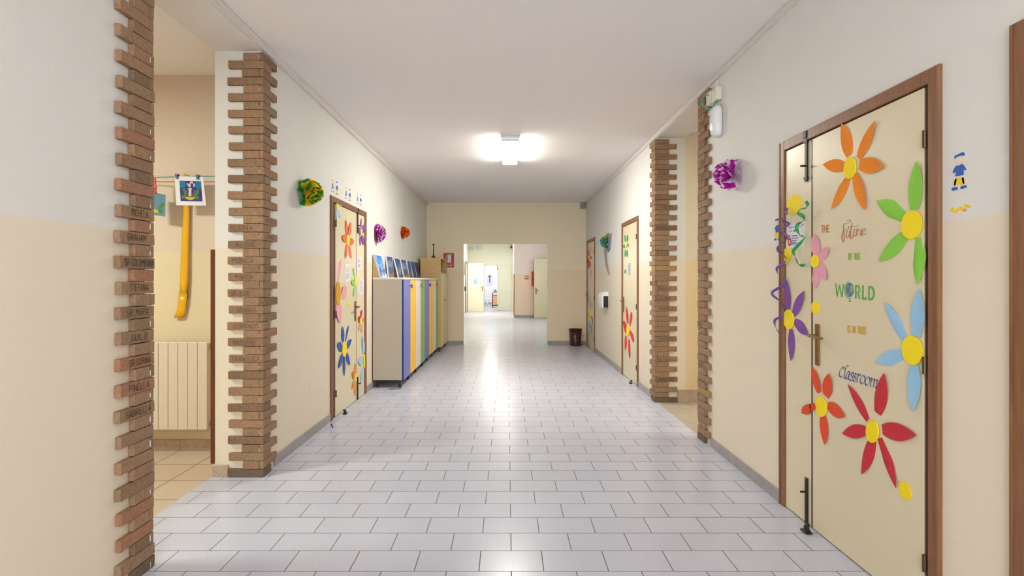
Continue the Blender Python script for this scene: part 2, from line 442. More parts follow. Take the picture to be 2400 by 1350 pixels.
q1 = quoin('brick_edging', 'toothed brick edging of the near left wall end, nearest the viewer, names handwritten on it', -1.732, 2.607, -1, -1, .253, .15, .227, .14, reds=(35, 31, 28, 24, 17, 15, 5, 3))
q2 = quoin('brick_edging', 'toothed brick corner pillar left of the green and yellow paper pompom', -1.732, 3.773, -1, 1, .253, .15, .227, .12, reds=(39, 17))
q3 = quoin('brick_edging', 'toothed brick edging on the right wall beside the purple pompom and white wall lamp', 1.692, 4.723, 1, -1, .25, .15, .245, .157, reds=(20, 18), yell=(7,))
q4 = quoin('brick_edging', 'toothed brick corner pillar on the right, beyond the narrow opening with apricot wall', 1.692, 6.09, 1, 1, .258, .165, .225, .14, yell=(26,))
def zrow(r): return (r+.5)*PITCH
def scribe(parent, pl, rows, ink, hh=.031, w=.0025):
    for r, s, u, ww in rows:
        bm = B(); text(bm, pl, u, zrow(r)-hh/2+.001, ww, hh, s, w, .0008)
        obj('handwriting', bm, ink, parent, keep=1)
pA = Pl('L', -1.732+.0028)
scribe(q1, pA, [(29, 'MICHELA', 2.445, .0125), (27, 'GRAHAM', 2.42, .0145), (25, 'SR COLOMBANA', 2.40, .0120), (23, 'STEFANIA', 2.435, .0120),
                (21, 'SR. MARIA', 2.415, .0140), (19, 'DUILIO', 2.445, .0160), (17, 'SR DORINA', 2.43, .0130), (15, 'PINELLA', 2.43, .0150), (13, 'GABRIELLA', 2.41, .0140)], M['ink'])
pF = Pl('B', 3.773-.0028)
scribe(q2, pF, [(30, 'FEDERICA', -1.965, .0150), (28, 'ALINA', -1.93, .022), (26, 'MONICA', -1.95, .0195), (24, 'MARIA', -1.93, .020), (22, 'SR ILDE', -1.965, .017),
                (20, 'GIORGIA', -1.92, .0165), (18, 'CORRADO', -1.945, .018), (16, 'MASSIMO', -1.945, .0175), (14, 'FRANCESCA', -1.95, .0150)], M['inkf'], .032, .0026)
pS = Pl('L', -1.732+.0028)
scribe(q2, pS, [(25, 'SR. SARA', 3.80, .013), (31, 'MICHAELA', 3.81, .013), (29, 'BIANCA', 3.83, .013), (15, 'FRANCO', 3.81, .016)], M['inkf'], .03, .002)
pF2 = Pl('B', 6.09-.0028)
scribe(q4, pF2, [(44, 'ANDREA', 1.715, .026), (34, 'MAURIZIO', 1.715, .0165), (20, 'GIACOMO', 1.70, .0185), (12, 'MARCO', 1.745, .022), (8, 'ELISA', 1.72, .023),
                 (38, 'FABIO', 1.76, .022), (48, 'FRANCESCA', 1.71, .016), (22, 'MIRELLA', 1.72, .016), (18, 'MICHELA', 1.745, .018), (4, 'SIMONE MARIO', 1.715, .013)], M['inkf'], .034, .0036)
pS2 = Pl('R', 1.692-.0028)
scribe(q3, pS2, [(47, 'SIMONE', -4.66, .018), (49, 'RITA', -4.66, .02), (41, 'MAURO', -4.64, .018), (39, 'ELENA', -4.66, .018), (17, 'SIMO', -4.70, .018), (11, 'HUGO', -4.70, .022)], M['inkf'], .034, .003)

# ---------------------------------------------------------------- doors
def door(name, side, y0, y1, ztop, leaves, handle=None, hinges=True, bolts=None, rebate_near=.03, cas=.058, hz=1.094, hy=None):
    pl = PR if side > 0 else PL_; X = pl.p
    def bb(bm, h0, h1, ya, yb, z0, z1, bev=0):
        xs = sorted((X-side*h0, X-side*h1)); return box(bm, xs[0], xs[1], ya, yb, z0, z1, bev)
    e = bpy.data.objects.new(name, None); COL.objects.link(e); e.location = (X, (y0+y1)/2, 0); e['kind'] = 'structure'
    bm = B()
    for a, b, z0, z1 in ((y0, y0+cas, 0, ztop), (y1-cas, y1, 0, ztop), (y0+cas, y1-cas, ztop-cas, ztop)):
        bb(bm, -.10, .014, a, b, z0, z1, .003)
    for a, b, z0, z1 in ((y0+.004, y0+.012, 0, ztop-.004), (y1-.012, y1-.004, 0, ztop-.004)):
        bb(bm, .014, .018, a, b, z0, z1)
    obj('door_frame', bm, M['wood'], e)
    ya, yb = leaves[0][0], leaves[-1][1]
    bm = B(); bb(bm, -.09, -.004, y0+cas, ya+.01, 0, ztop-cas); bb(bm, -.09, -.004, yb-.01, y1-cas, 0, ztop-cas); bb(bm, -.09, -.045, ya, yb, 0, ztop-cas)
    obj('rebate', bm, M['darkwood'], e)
    for k, (a, b) in enumerate(leaves):
        bm = B(); bb(bm, -.04, .004, a+.0025, b-.0025, .006, ztop-cas-.006, .002)
        lf = obj('door_leaf', bm, M['door'], e)
        if k: bm = B(); bb(bm, -.02, .0046, a-.007, a+.007, .006, ztop-cas-.006); obj('seam', bm, M['darkwood'], e)  # dark strip laid over the joint for the shaded gap between leaves
        if k == 0 and handle:
            bm = B(); hyc = hy or (b-.057)
            bb(bm, .0042, .012, hyc-.02, hyc+.02, hz-.165, hz+.065, .004)
            tube(bm, [pl.pt(*((-hyc if side > 0 else hyc), hz), .01), pl.pt(*((-hyc if side > 0 else hyc), hz), .055)], .009, 10)
            sgn = -1
            pts = [(hyc, hz), (hyc-.03, hz+.002), (hyc-.08, hz-.004), (hyc-.125, hz-.002)]
            tube(bm, [pl.pt(-a_ if side > 0 else a_, z_, .055+.004*math.sin(i)) for i, (a_, z_) in enumerate(pts)], [.009, .010, .009, .006], 10)
            tube(bm, [pl.pt(-hyc if side > 0 else hyc, hz-.13, .012), pl.pt(-hyc if side > 0 else hyc, hz-.13, .016)], .008, 10)
            obj('handle', bm, M['brass'], lf)
    if hinges:
        for hz_ in (.24, 1.05, 1.98):
            bm = B(); yy = leaves[0][0]-.012
            tube(bm, [(X-side*.012, yy, hz_-.035), (X-side*.012, yy, hz_+.035)], .008, 8)
            obj('hinge', bm, M['hinge'], e)
    if bolts is not None:
        zt = ztop-.005
        bm = B(); bb(bm, .005, .015, bolts-.012, bolts+.012, zt-.29, zt-.02, .002); bb(bm, .004, .02, bolts-.012, bolts+.02, zt-.04, zt+.0, .002)
        for z in (zt-.06, zt-.27): bb(bm, .004, .018, bolts-.016, bolts+.016, z-.008, z+.008)
        tube(bm, [(X-side*.015, bolts, zt-.2), (X-side*.045, bolts, zt-.2)], .006, 8)
        obj('bolt', bm, M['black'], e)
        bm = B(); bb(bm, .005, .015, bolts-.012, bolts+.012, .004, .27, .002)
        tube(bm, [(X-side*.015, bolts, .19), (X-side*.045, bolts, .19)], .006, 8)
        obj('bolt', bm, M['black'], e)
    return e
door('door_1', 1, 2.102, 3.339, 2.259, [(2.19, 2.994), (2.994, 3.279)], handle=1, bolts=3.04, hy=2.937)
door('door_2', 1, .70, 1.808, 2.267, [(.79, 1.735)], handle=1)
door('door_3', -1, 5.274, 6.59, 2.247, [(5.44, 6.18), (6.18, 6.53)], handle=1, bolts=6.225, hy=6.125)
door('door_4', 1, 6.96, 7.94, 2.25, [(7.05, 7.885)], handle=1, hy=7.83)
door('door_5', 1, 10.41, 11.43, 2.25, [(10.49, 11.375)], handle=1, hy=11.32)
def doorstop(x, y, label, sx):
    bm = B(); box(bm, x-.02, x+.02, y-.03, y+.03, 0, .012, .004); tube(bm, [(x, y-.02, .012), (x, y, .03), (x+sx*.02, y+.02, .035)], [.012, .014, .012], 8)
    tag(obj('door_stop', bm, M['black'], smooth=False), label, 'door stop')
doorstop(1.66, 2.95, 'small black door stop under the slogan door', 1)
doorstop(-1.70, 5.57, 'small black door stop at the foot of the left decorated door', -1)
doorstop(1.67, 7.2, 'small dark door stop at the foot of the middle right door', 1)
bm = B(); tube(bm, [(-1.66, 5.05, .0), (-1.68, 5.06, .035)], .006, 8)
tag(obj('floor_peg', bm, M['blackp']), 'short black peg sticking up from the tiles by the left door', 'peg')

# ---------------------------------------------------------------- paper flowers on the doors
def card(name, c): return mat(name, c, .75, var=.05, vs=60)
K = dict(orange=card('orange_card', (240, 138, 20)), lime=card('lime_card', (138, 204, 70)), sky=card('sky_blue_card', (152, 198, 232)), red=card('crimson_card', (200, 40, 52)),
         verm=card('vermilion_card', (226, 74, 30)), pink=card('pink_card', (232, 164, 184)), purple=card('purple_card', (128, 72, 160)), coral=card('coral_card', (228, 104, 62)),
         blue=card('royal_blue_card', (56, 88, 172)), rose=card('salmon_card', (226, 138, 122)), green=card('green_card', (70, 170, 92)), scarlet=card('scarlet_card', (226, 52, 48)),
         ochre=card('ochre_card', (214, 156, 10)), dred=card('dark_red_card', (196, 48, 38)), pale=card('pale_blue_card', (168, 200, 222)), lt=card('pale_green_card', (130, 214, 100)))
def flower(pl, label, key, petals, center=None, ru=.05, rv=.055, crot=0, lift=.008, group='paper flowers on the doors', base=.0045, ckey=None, extra=None):
    """petals: (base px, tip px, width m) read on the photograph and laid on the door's own plane"""
    cs = [pl.uv(*(center or petals[0][0]))]
    e = thing('paper_flower', label, 'paper flower', pl.pt(cs[0][0], cs[0][1], 0), group)
    for p in petals:
        bm = B(); kk = key
        if len(p) > 3: kk = p[3]
        petal(bm, pl, pl.uv(*p[0]), pl.uv(*p[1]), p[2], base+random.uniform(0, .001), lift)
        obj('petal', bm, K[kk], e, smooth=False)
    if center:
        bm = B(); poly(bm, pl, ell(cs[0][0], cs[0][1], ru, rv, 32, crot), base+.002, base+.008)
        obj('center', bm, K[ckey] if ckey else M['yellow'], e)
    return e
a, b = C(1780, 130, 2.368), C(1780, 650, 1.929)
flower(PR, 'orange six-petalled paper flower near the top of the slogan door', 'orange',
       [(a(505, 555), a(470, 380), .085), (a(556, 570), a(658, 362), .068), (a(562, 605), a(704, 618), .075), (a(537, 660), a(600, 858), .07), (a(500, 678), a(412, 852), .07), (a(482, 618), a(366, 605), .068)], a(512, 624), .046, .054)
flower(PR, 'large lime green paper flower at the hinge side of the slogan door', 'lime',
       [(a(868, 856), a(890, 588), .078), (a(818, 905), a(668, 806), .085), (a(822, 992), a(680, 1140), .075), (a(886, 1012), a(893, 1270), .072)], a(856, 940), .057, .060)
flower(PR, 'large sky blue paper flower at the hinge side of the slogan door', 'sky',
       [(b(716, 268), b(735, 52), .075), (b(664, 285), b(578, 113), .062), (b(666, 343), b(537, 382), .074), (b(708, 393), b(706, 608), .074)], b(700, 330), .057, .062)
flower(PR, 'crimson paper flower low on the slogan door under the word Classroom', 'red',
       [(b(495, 645), b(412, 484), .055), (b(540, 615), b(577, 434), .080), (b(562, 688), b(722, 713), .078), (b(548, 728), b(631, 953), .062), (b(520, 726), b(474, 890), .070), (b(489, 690), b(387, 706), .066)], b(519, 697), .040, .056, crot=-.35)
flower(PR, 'torn vermilion paper flower below the handle of the slogan door', 'verm',
       [(b(276, 522), b(250, 405), .062), (b(305, 538), b(326, 436), .085), (b(314, 580), b(397, 628), .072), (b(292, 618), b(306, 757), .075)], b(285, 585), .050, .056, crot=-.4)
flower(PR, 'pink paper flower cut off at the seam between the two leaves of the slogan door', 'pink',
       [(a(322, 1105), a(314, 990), .085), (a(333, 1132), a(396, 1070), .068), (a(334, 1155), a(382, 1247), .072), (a(318, 1178), a(318, 1292), .082)], a(316, 1142), .034, .036)
flower(PR, 'purple paper flower on the narrow leaf of the slogan door', 'purple',
       [(b(135, 145), b(125, 2), .08), (b(160, 168), b(213, 62), .07), (b(163, 200), b(228, 258), .072), (b(147, 235), b(152, 378), .075)], b(139, 190), .058, .060)
# crumpled petal across the seam
bm = B(); d = C(1780, 740, 4.219); rr = random.Random(3)
pts = [PR.uv(*d(x, y)) for x, y in ((440, 965), (447, 905), (480, 880), (520, 872), (515, 968), (478, 974))]
poly(bm, PR, pts, .006, .010); pts = [PR.uv(*d(x, y)) for x, y in ((530, 880), (562, 865), (582, 900), (575, 928), (530, 934))]; poly(bm, PR, pts, .010, .014)
bm.faces.ensure_lookup_table(); bmesh.ops.subdivide_edges(bm, edges=bm.edges[:], cuts=3, use_grid_fill=True)
for vv in bm.verts: vv.co.x += rr.uniform(-.007, .004)
tag(obj('paper_petal', bm, K['verm']), 'crumpled vermilion petal bridging the seam of the slogan door', 'paper petal')
def disc(pl, c, ru, rv, label, h=.006, key=None):
    bm = B(); u, v = pl.uv(*c); poly(bm, pl, ell(u, v, ru, rv, 36), .0045, .0045+h*.5)
    for q in bm.verts:
        pass
    tag(obj('paper_disc', bm, K[key] if key else M['yellow']), label, 'paper disc')
disc(PR, a(198, 828), .082, .058, 'large yellow paper disc on the narrow leaf of the slogan door')
disc(PR, b(257, 138), .040, .035, 'small yellow paper disc above the handle of the slogan door')
disc(PR, b(664, 965), .036, .037, 'yellow paper disc at the tip of the crimson flower petal')
bm = B(); g = C(1805, 440, 8.44); g2 = C(1800, 420, 3.75)
poly(bm, PR, [PR.uv(*g2(x, y)) for x, y in ((150, 612), (212, 610), (214, 650), (205, 700), (180, 740), (165, 750), (148, 742), (148, 735), (158, 690), (150, 640))], .006, .011)
tag(obj('paper_disc', bm, M['yellow']), 'bent yellow paper half disc below the notice on the slogan door', 'paper disc')

# left door flowers
a, b = C(760, 420, 4.821), C(760, 660, 3.971)
flower(PL_, 'coral paper flower high on the wide leaf of the left decorated door', 'coral',
       [(a(250, 630), a(232, 460), .085), (a(270, 635), a(290, 487), .09), (a(246, 682), a(189, 655), .085), (a(278, 703), a(322, 705), .085), (a(248, 742), a(230, 895), .085), (a(272, 742), a(296, 893), .085)], a(260, 688), .052, .060)
flower(PL_, 'purple paper flower high on the narrow leaf of the left decorated door', 'purple',
       [(a(410, 562), a(410, 440), .075), (a(420, 585), a(450, 535), .1), (a(402, 605), a(372, 565), .1), (a(404, 638), a(396, 750), .08), (a(418, 638), a(436, 745), .085)], a(411, 597), .034, .038)
flower(PL_, 'light blue paper flower cut by the top corner of the left decorated door', 'pale',
       [(a(148, 296), a(180, 296), .05), (a(144, 330), a(174, 432), .07), (a(131, 345), a(131, 480), .03)], a(137, 302), .028, .045)
flower(PL_, 'big pink paper flower with ochre heart at the hinge edge of the left decorated door', 'pink',
       [((791, 659), a(180, 905), .12), ((801, 693), b(196, 55), .15), (b(112, 190), b(140, 385), .16)], b(121, 112), .08, .125, ckey='ochre')
flower(PL_, 'lime paper flower across the seam of the left decorated door', 'lt',
       [(a(340, 1108), a(317, 1000), .06), (a(336, 1172), a(298, 1160), .075), (a(340, 1205), a(320, 1328), .06)], a(346, 1157), .030, .055)
flower(PL_, 'royal blue paper flower low on the left decorated door', 'blue',
       [(b(170, 562), b(158, 415), .085), (b(192, 560), b(220, 407), .085), (b(162, 628), b(112, 580), .10), (b(202, 612), b(245, 540), .085), (b(165, 680), b(120, 808), .085), (b(198, 672), b(230, 775), .085), (b(178, 700), b(175, 878), .075)], b(181, 630), .075, .082)
flower(PL_, 'small salmon and red paper flower beside the handle of the left decorated door', 'rose',
       [(b(336, 342), b(342, 262), .10, 'dred'), (b(344, 368), b(364, 348), .07), (b(328, 368), b(308, 330), .08, 'dred'), (b(328, 398), b(312, 458), .07), (b(339, 400), b(342, 474), .07)], b(334, 370), .038, .042)
flower(PL_, 'orange paper flower near the lower bolt of the left decorated door', 'orange',
       [(b(282, 852), b(280, 760), .08), (b(276, 895), b(250, 840), .08), (b(276, 935), b(250, 992), .08), (b(280, 948), b(280, 1062), .07)], b(285, 895), .028, .052)
flower(PL_, 'pale blue paper flower at the latch edge of the left decorated door', 'pale',
       [(b(364, 668), b(347, 505), .11), (b(356, 742), b(305, 738), .095), (b(360, 808), b(330, 962), .11)], b(368, 740), .045, .085)
disc(PL_, b(229, 208), .04, .024, 'small yellow paper drop above the handle of the left decorated door')
# right far doors
a = C(1360, 480, 3.068); b = C(1370, 520, 6.137)
flower(PR, 'green six-petalled paper flower high on the middle right door', 'green',
       [(a(328, 265), a(323, 216), .085), (a(340, 265), a(345, 214), .085), (a(326, 300), a(311, 298), .055), (a(340, 292), a(354, 290), .055), (a(328, 325), a(324, 376), .085), (a(338, 327), a(343, 378), .085)], a(333, 292), .040, .036, lift=.004)
flower(PR, 'bright red paper flower low on the middle right door', 'scarlet',
       [(a(346, 852), a(335, 728), .10), (a(358, 866), a(375, 772), .17), (a(336, 908), a(314, 838), .14), (a(360, 912), a(390, 980), .16), (a(330, 942), a(328, 1042), .16), (a(352, 968), a(360, 1108), .13)], a(346, 908), .085, .072)
disc(PR, a(326, 480), .05, .032, 'green paper drop below the green flower on the middle right door', key='green')
flower(PR, 'red paper flower high on the farthest right door', 'dred',
       [(b(74, 495), b(87, 350), .06), (b(66, 490), b(54, 412), .12), (b(82, 515), b(104, 515), .11), (b(70, 540), b(46, 585), .14), (b(66, 575), b(66, 688), .14), (b(82, 568), b(93, 662), .10)], b(75, 520), .09, .04, lift=.004)
flower(PR, 'pale blue paper flower low on the farthest right door', 'pale',
       [(a(71, 742), a(71, 645), .16), (a(84, 748), a(86, 682), .14), (a(66, 790), a(52, 790), .09), (a(82, 812), a(93, 870), .16), (a(78, 835), a(80, 930), .16), (a(70, 835), a(67, 900), .14)], a(74, 788), .12, .075, lift=.004)
def sign(pl, quad, label, scr=None, name='door_notice'):
    u = [pl.uv(*q) for q in quad]; e = thing(name, label, 'paper notice', pl.pt(*u[0], 0))
    bm = B(); poly(bm, pl, u, .0045, .0065); obj('sheet', bm, M['paper'] if not scr == 'grey' else mat('grey_plate', (176, 178, 190), .4), e)
    return e, u
def quadpt(u, s, t):
    a_ = Vector(u[0]).lerp(Vector(u[1]), s); b_ = Vector(u[3]).lerp(Vector(u[2]), s); return a_.lerp(b_, t)
def scribble(e, pl, u, rows, m, w, rnd, h=.0072, s0=.1, s1=.9):
    bm = B()
    for t, x0, x1 in rows:
        x = x0; pts = []
        while x < x1:
            pts.append(quadpt(u, x, t+rnd.uniform(-.012, .012))); x += .035
            if rnd.random() < .15 and len(pts) > 1:
                stroke(bm, pl, pts, w, h); pts = []; x += .03
        if len(pts) > 1: stroke(bm, pl, pts, w, h)
    obj('lettering', bm, m, e, keep=1)
inkv = mat('violet_ink', (96, 84, 160), .9); inkb = mat('blue_ink', (120, 150, 210), .9); inkr = mat('red_ink', (206, 70, 50), .9); inkg = mat('teal_ink', (90, 160, 150), .9); greyink = mat('grey_ink', (110, 112, 130), .9)
e, u = sign(PR, a(347, 421)+() and [a(347, 423), a(364, 419), a(363, 507), a(346, 507)], 'grey name plate on the middle right door', 'grey')
scribble(e, PR, u, [(.2, .2, .8), (.35, .2, .8), (.5, .2, .7)], greyink, .004, random.Random(1))
e, u = sign(PR, [b(86, 682), b(103, 674), b(101, 792), b(85, 797)], 'grey name plate on the farthest right door', 'grey')
scribble(e, PR, u, [(.3, .3, .8), (.5, .3, .8)], greyink, .006, random.Random(1))
# notice on the narrow leaf of the slogan door
g = C(1805, 440, 8.44); rn = random.Random(5)
e, u = sign(PR, [g(375, 712), g(706, 665), g(694, 1168), g(328, 1208)], 'white notice with red drawn flower taped to the narrow leaf of the slogan door')
scribble(e, PR, u, [(.17, .08, .85)], inkg, .004, rn); scribble(e, PR, u, [(.32, .15, .3), (.5, .1, .3)], inkr, .006, rn)
scribble(e, PR, u, [(.3, .4, .55), (.34, .4, .52), (.52, .32, .62), (.62, .34, .78), (.71, .32, .68), (.79, .32, .6), (.85, .32, .75)], inkv, .0045, rn)
bm = B(); fc = PR.uv(*g(408, 1070))
poly(bm, PR, [(fc[0]+(.017+.004*math.cos(8*t))*math.cos(t)*1.15, fc[1]+(.021+.005*math.cos(8*t))*math.sin(t)*1.25) for t in [2*PI*i/64 for i in range(64)]], .0066, .0072); obj('red_flower', bm, inkr, e)
bm = B(); poly(bm, PR, ell(fc[0], fc[1], .009, .013), .0072, .0076); obj('flower_face', bm, mat('cream_ink', (240, 220, 190), .9), e)
bm = B()
for q in ((668, 730), (664, 955), (655, 1075)): poly(bm, PR, ell(*PR.uv(*g(*q)), .006, .006), .0066, .0072)
obj('red_flower', bm, inkr, e)
# notices on the left door
a = C(760, 420, 4.821)
for quad, lab, tt in (([a(226, 962), a(280, 958), a(284, 1140), a(232, 1165)], 'white printed notice on the wide leaf of the left decorated door', 1),
                      ([a(362, 885), a(412, 890), a(410, 1030), a(360, 1020)], 'white notice at the top of the narrow leaf of the left decorated door', 2),
                      ([a(398, 1112), a(440, 1140), a(428, 1320), a(380, 1270)], 'ragged white drawing sheet lower on the narrow leaf of the left decorated door', 3)):
    e, u = sign(PL_, quad, lab); rn = random.Random(tt)
    scribble(e, PL_, u, [(.15+.09*i, .15, .85) for i in range(4)], inkr if tt == 1 else inkv, .004, rn)
    scribble(e, PL_, u, [(.55+.09*i, .15, .85) for i in range(4)], inkb, .006, rn)

# ---------------------------------------------------------------- slogan on the right door
def lettering(name, label, m, build, px, extra=None):
    e = thing(name, label, 'wall sticker', PR.pt(*PR.uv(*px), 0), 'slogan words on the right door')
    bm = B(); build(bm); obj('letters', bm, m, e, keep=1); return e
def word(s, x0, x1, yt0, yt1, yb0, yb1, w):
    """capitals filling the quad x0..x1 (top yt0..yt1, bottom yb0..yb1) of the photo, mapped to the door plane"""
    def build(bm):
        n = sum(.35 if c in 'I.' else .55 if c == ' ' else 1 for c in s)+.32*(len(s)-1); x = 0
        for ch in s:
            k = .35 if ch in 'I.' else .55 if ch == ' ' else 1
            if ch != ' ':
                for st in GL[ch].split(';'):
                    pts = []
                    for gg in st.split():
                        q = (x+(int(gg[0])/4 if k == 1 else .5*k)*1.0)/n; t = int(gg[1])/6
                        px = x0+(x1-x0)*q; top = yt0+(yt1-yt0)*q; bot = yb0+(yb1-yb0)*q
                        pts.append(PR.uv(px, bot+(top-bot)*t))
                    stroke(bm, PR, pts, w, .0052)
            x += k+.32
    return build
d = C(1920, 500, 11.736)
p0, p1 = d(72, 345), d(308, 318)
tc = mat('terracotta_vinyl', (196, 120, 76), .6)
lettering('slogan_word', 'small terracotta word THE on the right door', tc, word('THE', d(80, 0)[0], d(306, 0)[0], d(0, 340)[1], d(0, 326)[1], d(0, 520)[1], d(0, 510)[1], .0058), (1936, 536))
lettering('slogan_word', 'small green words OF THE on the right door', mat('lime_vinyl', (148, 188, 82), .6), word('OF THE', d(835, 0)[0], d(1145, 0)[0], d(0, 1112)[1], d(0, 1100)[1], d(0, 1272)[1], d(0, 1260)[1], .0065), (2004, 600))
d3 = C(1900, 500, 3.0)
lettering('slogan_word', 'small ochre words IS IN THIS on the right door', mat('ochre_vinyl', (216, 172, 66), .6), word('IS IN THIS', d3(265, 0)[0], d3(392, 0)[0], d3(0, 790)[1], d3(0, 800)[1], d3(0, 834)[1], d3(0, 850)[1], .0060), (2009, 772))
def future(bm):
    L = [[(805, 205), (830, 178), (870, 185), (885, 220), (850, 258), (790, 270), (735, 275), (705, 310), (695, 380), (700, 480), (712, 590), (720, 690), (710, 760), (690, 785), (668, 750), (650, 670), (655, 580), (680, 510), (740, 460), (800, 435), (828, 425), (835, 375), (870, 355), (960, 355), (1050, 358), (1085, 345), (1110, 320)],
         [(790, 480), (775, 560), (775, 640), (800, 680), (830, 660), (850, 600), (862, 500), (858, 560), (862, 620), (880, 650)],
         [(938, 265), (915, 350), (898, 470), (885, 600), (890, 680), (910, 700), (940, 660), (960, 600)],
         [(1000, 440), (978, 530), (980, 600), (1005, 630), (1040, 600), (1058, 540), (1068, 440), (1062, 530), (1068, 590), (1085, 590)],
         [(1068, 520), (1095, 440), (1110, 450), (1150, 450), (1172, 470), (1165, 560), (1170, 620), (1190, 560)],
         [(1205, 520), (1240, 505), (1290, 470), (1285, 425), (1245, 415), (1212, 470), (1210, 540), (1240, 590), (1290, 585), (1310, 560)]]
    for s in L:
        stroke(bm, PR, smooth([PR.uv(*d(x, y)) for x, y in s], 5), .0062, .0052, nib=0, thin=.32)
lettering('slogan_word', 'terracotta brush-script word Future on the right door', tc, future, (2004, 540))
dw = C(1950, 650, 19.29)
def world(bm):
    n = [0]
    def P(*q): n[0] += 1; poly(bm, PR, [PR.uv(*dw(x, y)) for x, y in q], .0045, .0052+n[0]*4e-5)
    P((178, 275), (262, 275), (250, 310), (285, 740), (370, 330), (400, 330), (482, 760), (540, 330), (510, 312), (600, 312), (585, 340), (520, 850), (525, 888), (440, 885), (452, 850), (385, 470), (305, 830), (315, 868), (228, 862), (240, 830), (195, 310))
    P((1080, 345), (1085, 375), (1085, 930), (1072, 962), (1160, 962), (1148, 930), (1150, 440), (1195, 438), (1150, 345))
    P((1150, 345), (1195, 438), (1235, 460), (1252, 530), (1245, 610), (1225, 650), (1170, 660), (1190, 720), (1250, 715), (1300, 650), (1318, 540), (1300, 430), (1250, 365))
    P((1170, 660), (1235, 690), (1310, 930), (1345, 960), (1262, 985), (1250, 960))
    P((1395, 372), (1498, 372), (1478, 400), (1468, 905), (1540, 920), (1612, 880), (1600, 1020), (1380, 990), (1400, 955), (1410, 400))
    P((1665, 385), (1755, 478), (1740, 945), (1655, 1020), (1680, 985), (1688, 420))
    P((1665, 385), (1830, 395), (1920, 470), (1970, 590), (1980, 740), (1950, 900), (1880, 1010), (1800, 1040), (1655, 1020), (1740, 945), (1820, 945), (1880, 870), (1912, 740), (1895, 600), (1840, 500), (1755, 478))
we = lettering('slogan_word', 'large green word WORLD with a globe for its O on the right door', mat('leaf_green_vinyl', (92, 164, 74), .6), world, (2006, 683))
gw = lambda q: [PR.uv(*dw(x, y)) for x, y in q]
gc = PR.uv(*dw(850, 565))
bm = B(); e1 = gw([(650, 565), (1040, 565), (850, 235), (850, 890)]); rw = (e1[1][0]-e1[0][0])/2; rh = (e1[2][1]-e1[3][1])/2
poly(bm, PR, ell((e1[0][0]+e1[1][0])/2, (e1[2][1]+e1[3][1])/2, rw*1.08, rh*1.06, 40), .0045, .0052); obj('globe_rim', bm, mat('pale_vinyl', (226, 226, 210), .6), we)
bm = B(); poly(bm, PR, ell((e1[0][0]+e1[1][0])/2, (e1[2][1]+e1[3][1])/2, rw, rh, 40), .0052, .0056); obj('globe_sea', bm, mat('globe_blue', (74, 104, 170), .6), we)
bm = B()
for q in ([(930, 330), (970, 350), (1020, 470), (1036, 580), (975, 575), (955, 640), (950, 780), (925, 770), (900, 700), (880, 650), (840, 650), (840, 580), (870, 530), (845, 480), (850, 400), (880, 380)],
          [(720, 370), (790, 360), (790, 440), (750, 460), (700, 420)], [(665, 520), (710, 500), (725, 580), (700, 640), (665, 620)], [(700, 700), (780, 690), (820, 740), (800, 850), (760, 820)]):
    poly(bm, PR, gw(q), .0056, .0060)
obj('globe_land', bm, mat('globe_green', (132, 172, 84), .6), we)
bm = B(); stroke(bm, PR, smooth(gw([(810, 180), (730, 240), (650, 360), (610, 540), (630, 720), (700, 870), (790, 945), (900, 955)]), 4), .004, .0052)
poly(bm, PR, gw([(830, 960), (860, 960), (862, 1020), (900, 1105), (785, 1105), (828, 1020)]), .0045, .0052); obj('globe_stand', bm, mat('leaf_green_vinyl', 0), we)
dc = C(1955, 840, 15.88)
def classroom(bm):
    L = [[(395, 400), (395, 340), (360, 325), (310, 370), (260, 450), (232, 560), (240, 650), (270, 695), (310, 680), (345, 640)],
         [(570, 290), (520, 270), (480, 310), (455, 420), (430, 560), (410, 680), (420, 738), (460, 735)],
         [(615, 495), (570, 490), (520, 560), (485, 650), (480, 740), (510, 765), (550, 720), (590, 600), (615, 495), (595, 620), (570, 750), (590, 790), (620, 770)],
         [(750, 570), (730, 530), (690, 535), (665, 590), (690, 640), (730, 690), (740, 750), (700, 815), (650, 815), (632, 780)],
         [(860, 605), (840, 562), (800, 570), (775, 625), (800, 675), (840, 725), (850, 785), (810, 850), (765, 850), (745, 815)],
         [(895, 610), (940, 590), (925, 700), (900, 800), (885, 885)], [(925, 690), (960, 630), (995, 600), (1020, 630)],
         [(1120, 640), (1060, 680), (1020, 780), (1020, 880), (1060, 940), (1110, 930), (1165, 850), (1190, 750), (1170, 670), (1120, 640)],
         [(1300, 695), (1240, 740), (1200, 840), (1200, 940), (1240, 995), (1295, 985), (1345, 900), (1370, 800), (1350, 725), (1300, 695)],
         [(1380, 755), (1435, 740), (1420, 850), (1400, 950), (1385, 1050)], [(1420, 870), (1470, 790), (1520, 765), (1540, 800), (1520, 920), (1485, 1080)],
         [(1525, 900), (1575, 820), (1630, 795), (1640, 830), (1615, 960), (1590, 1060), (1600, 1105), (1640, 1085)]]
    for s in L: stroke(bm, PR, smooth([PR.uv(*dc(x, y)) for x, y in s], 5), .0080, .0052, nib=.7, thin=.32)
lettering('slogan_word', 'dark blue italic word Classroom slanting across the right door', mat('navy_vinyl', (70, 82, 150), .6), classroom, (2014, 885))

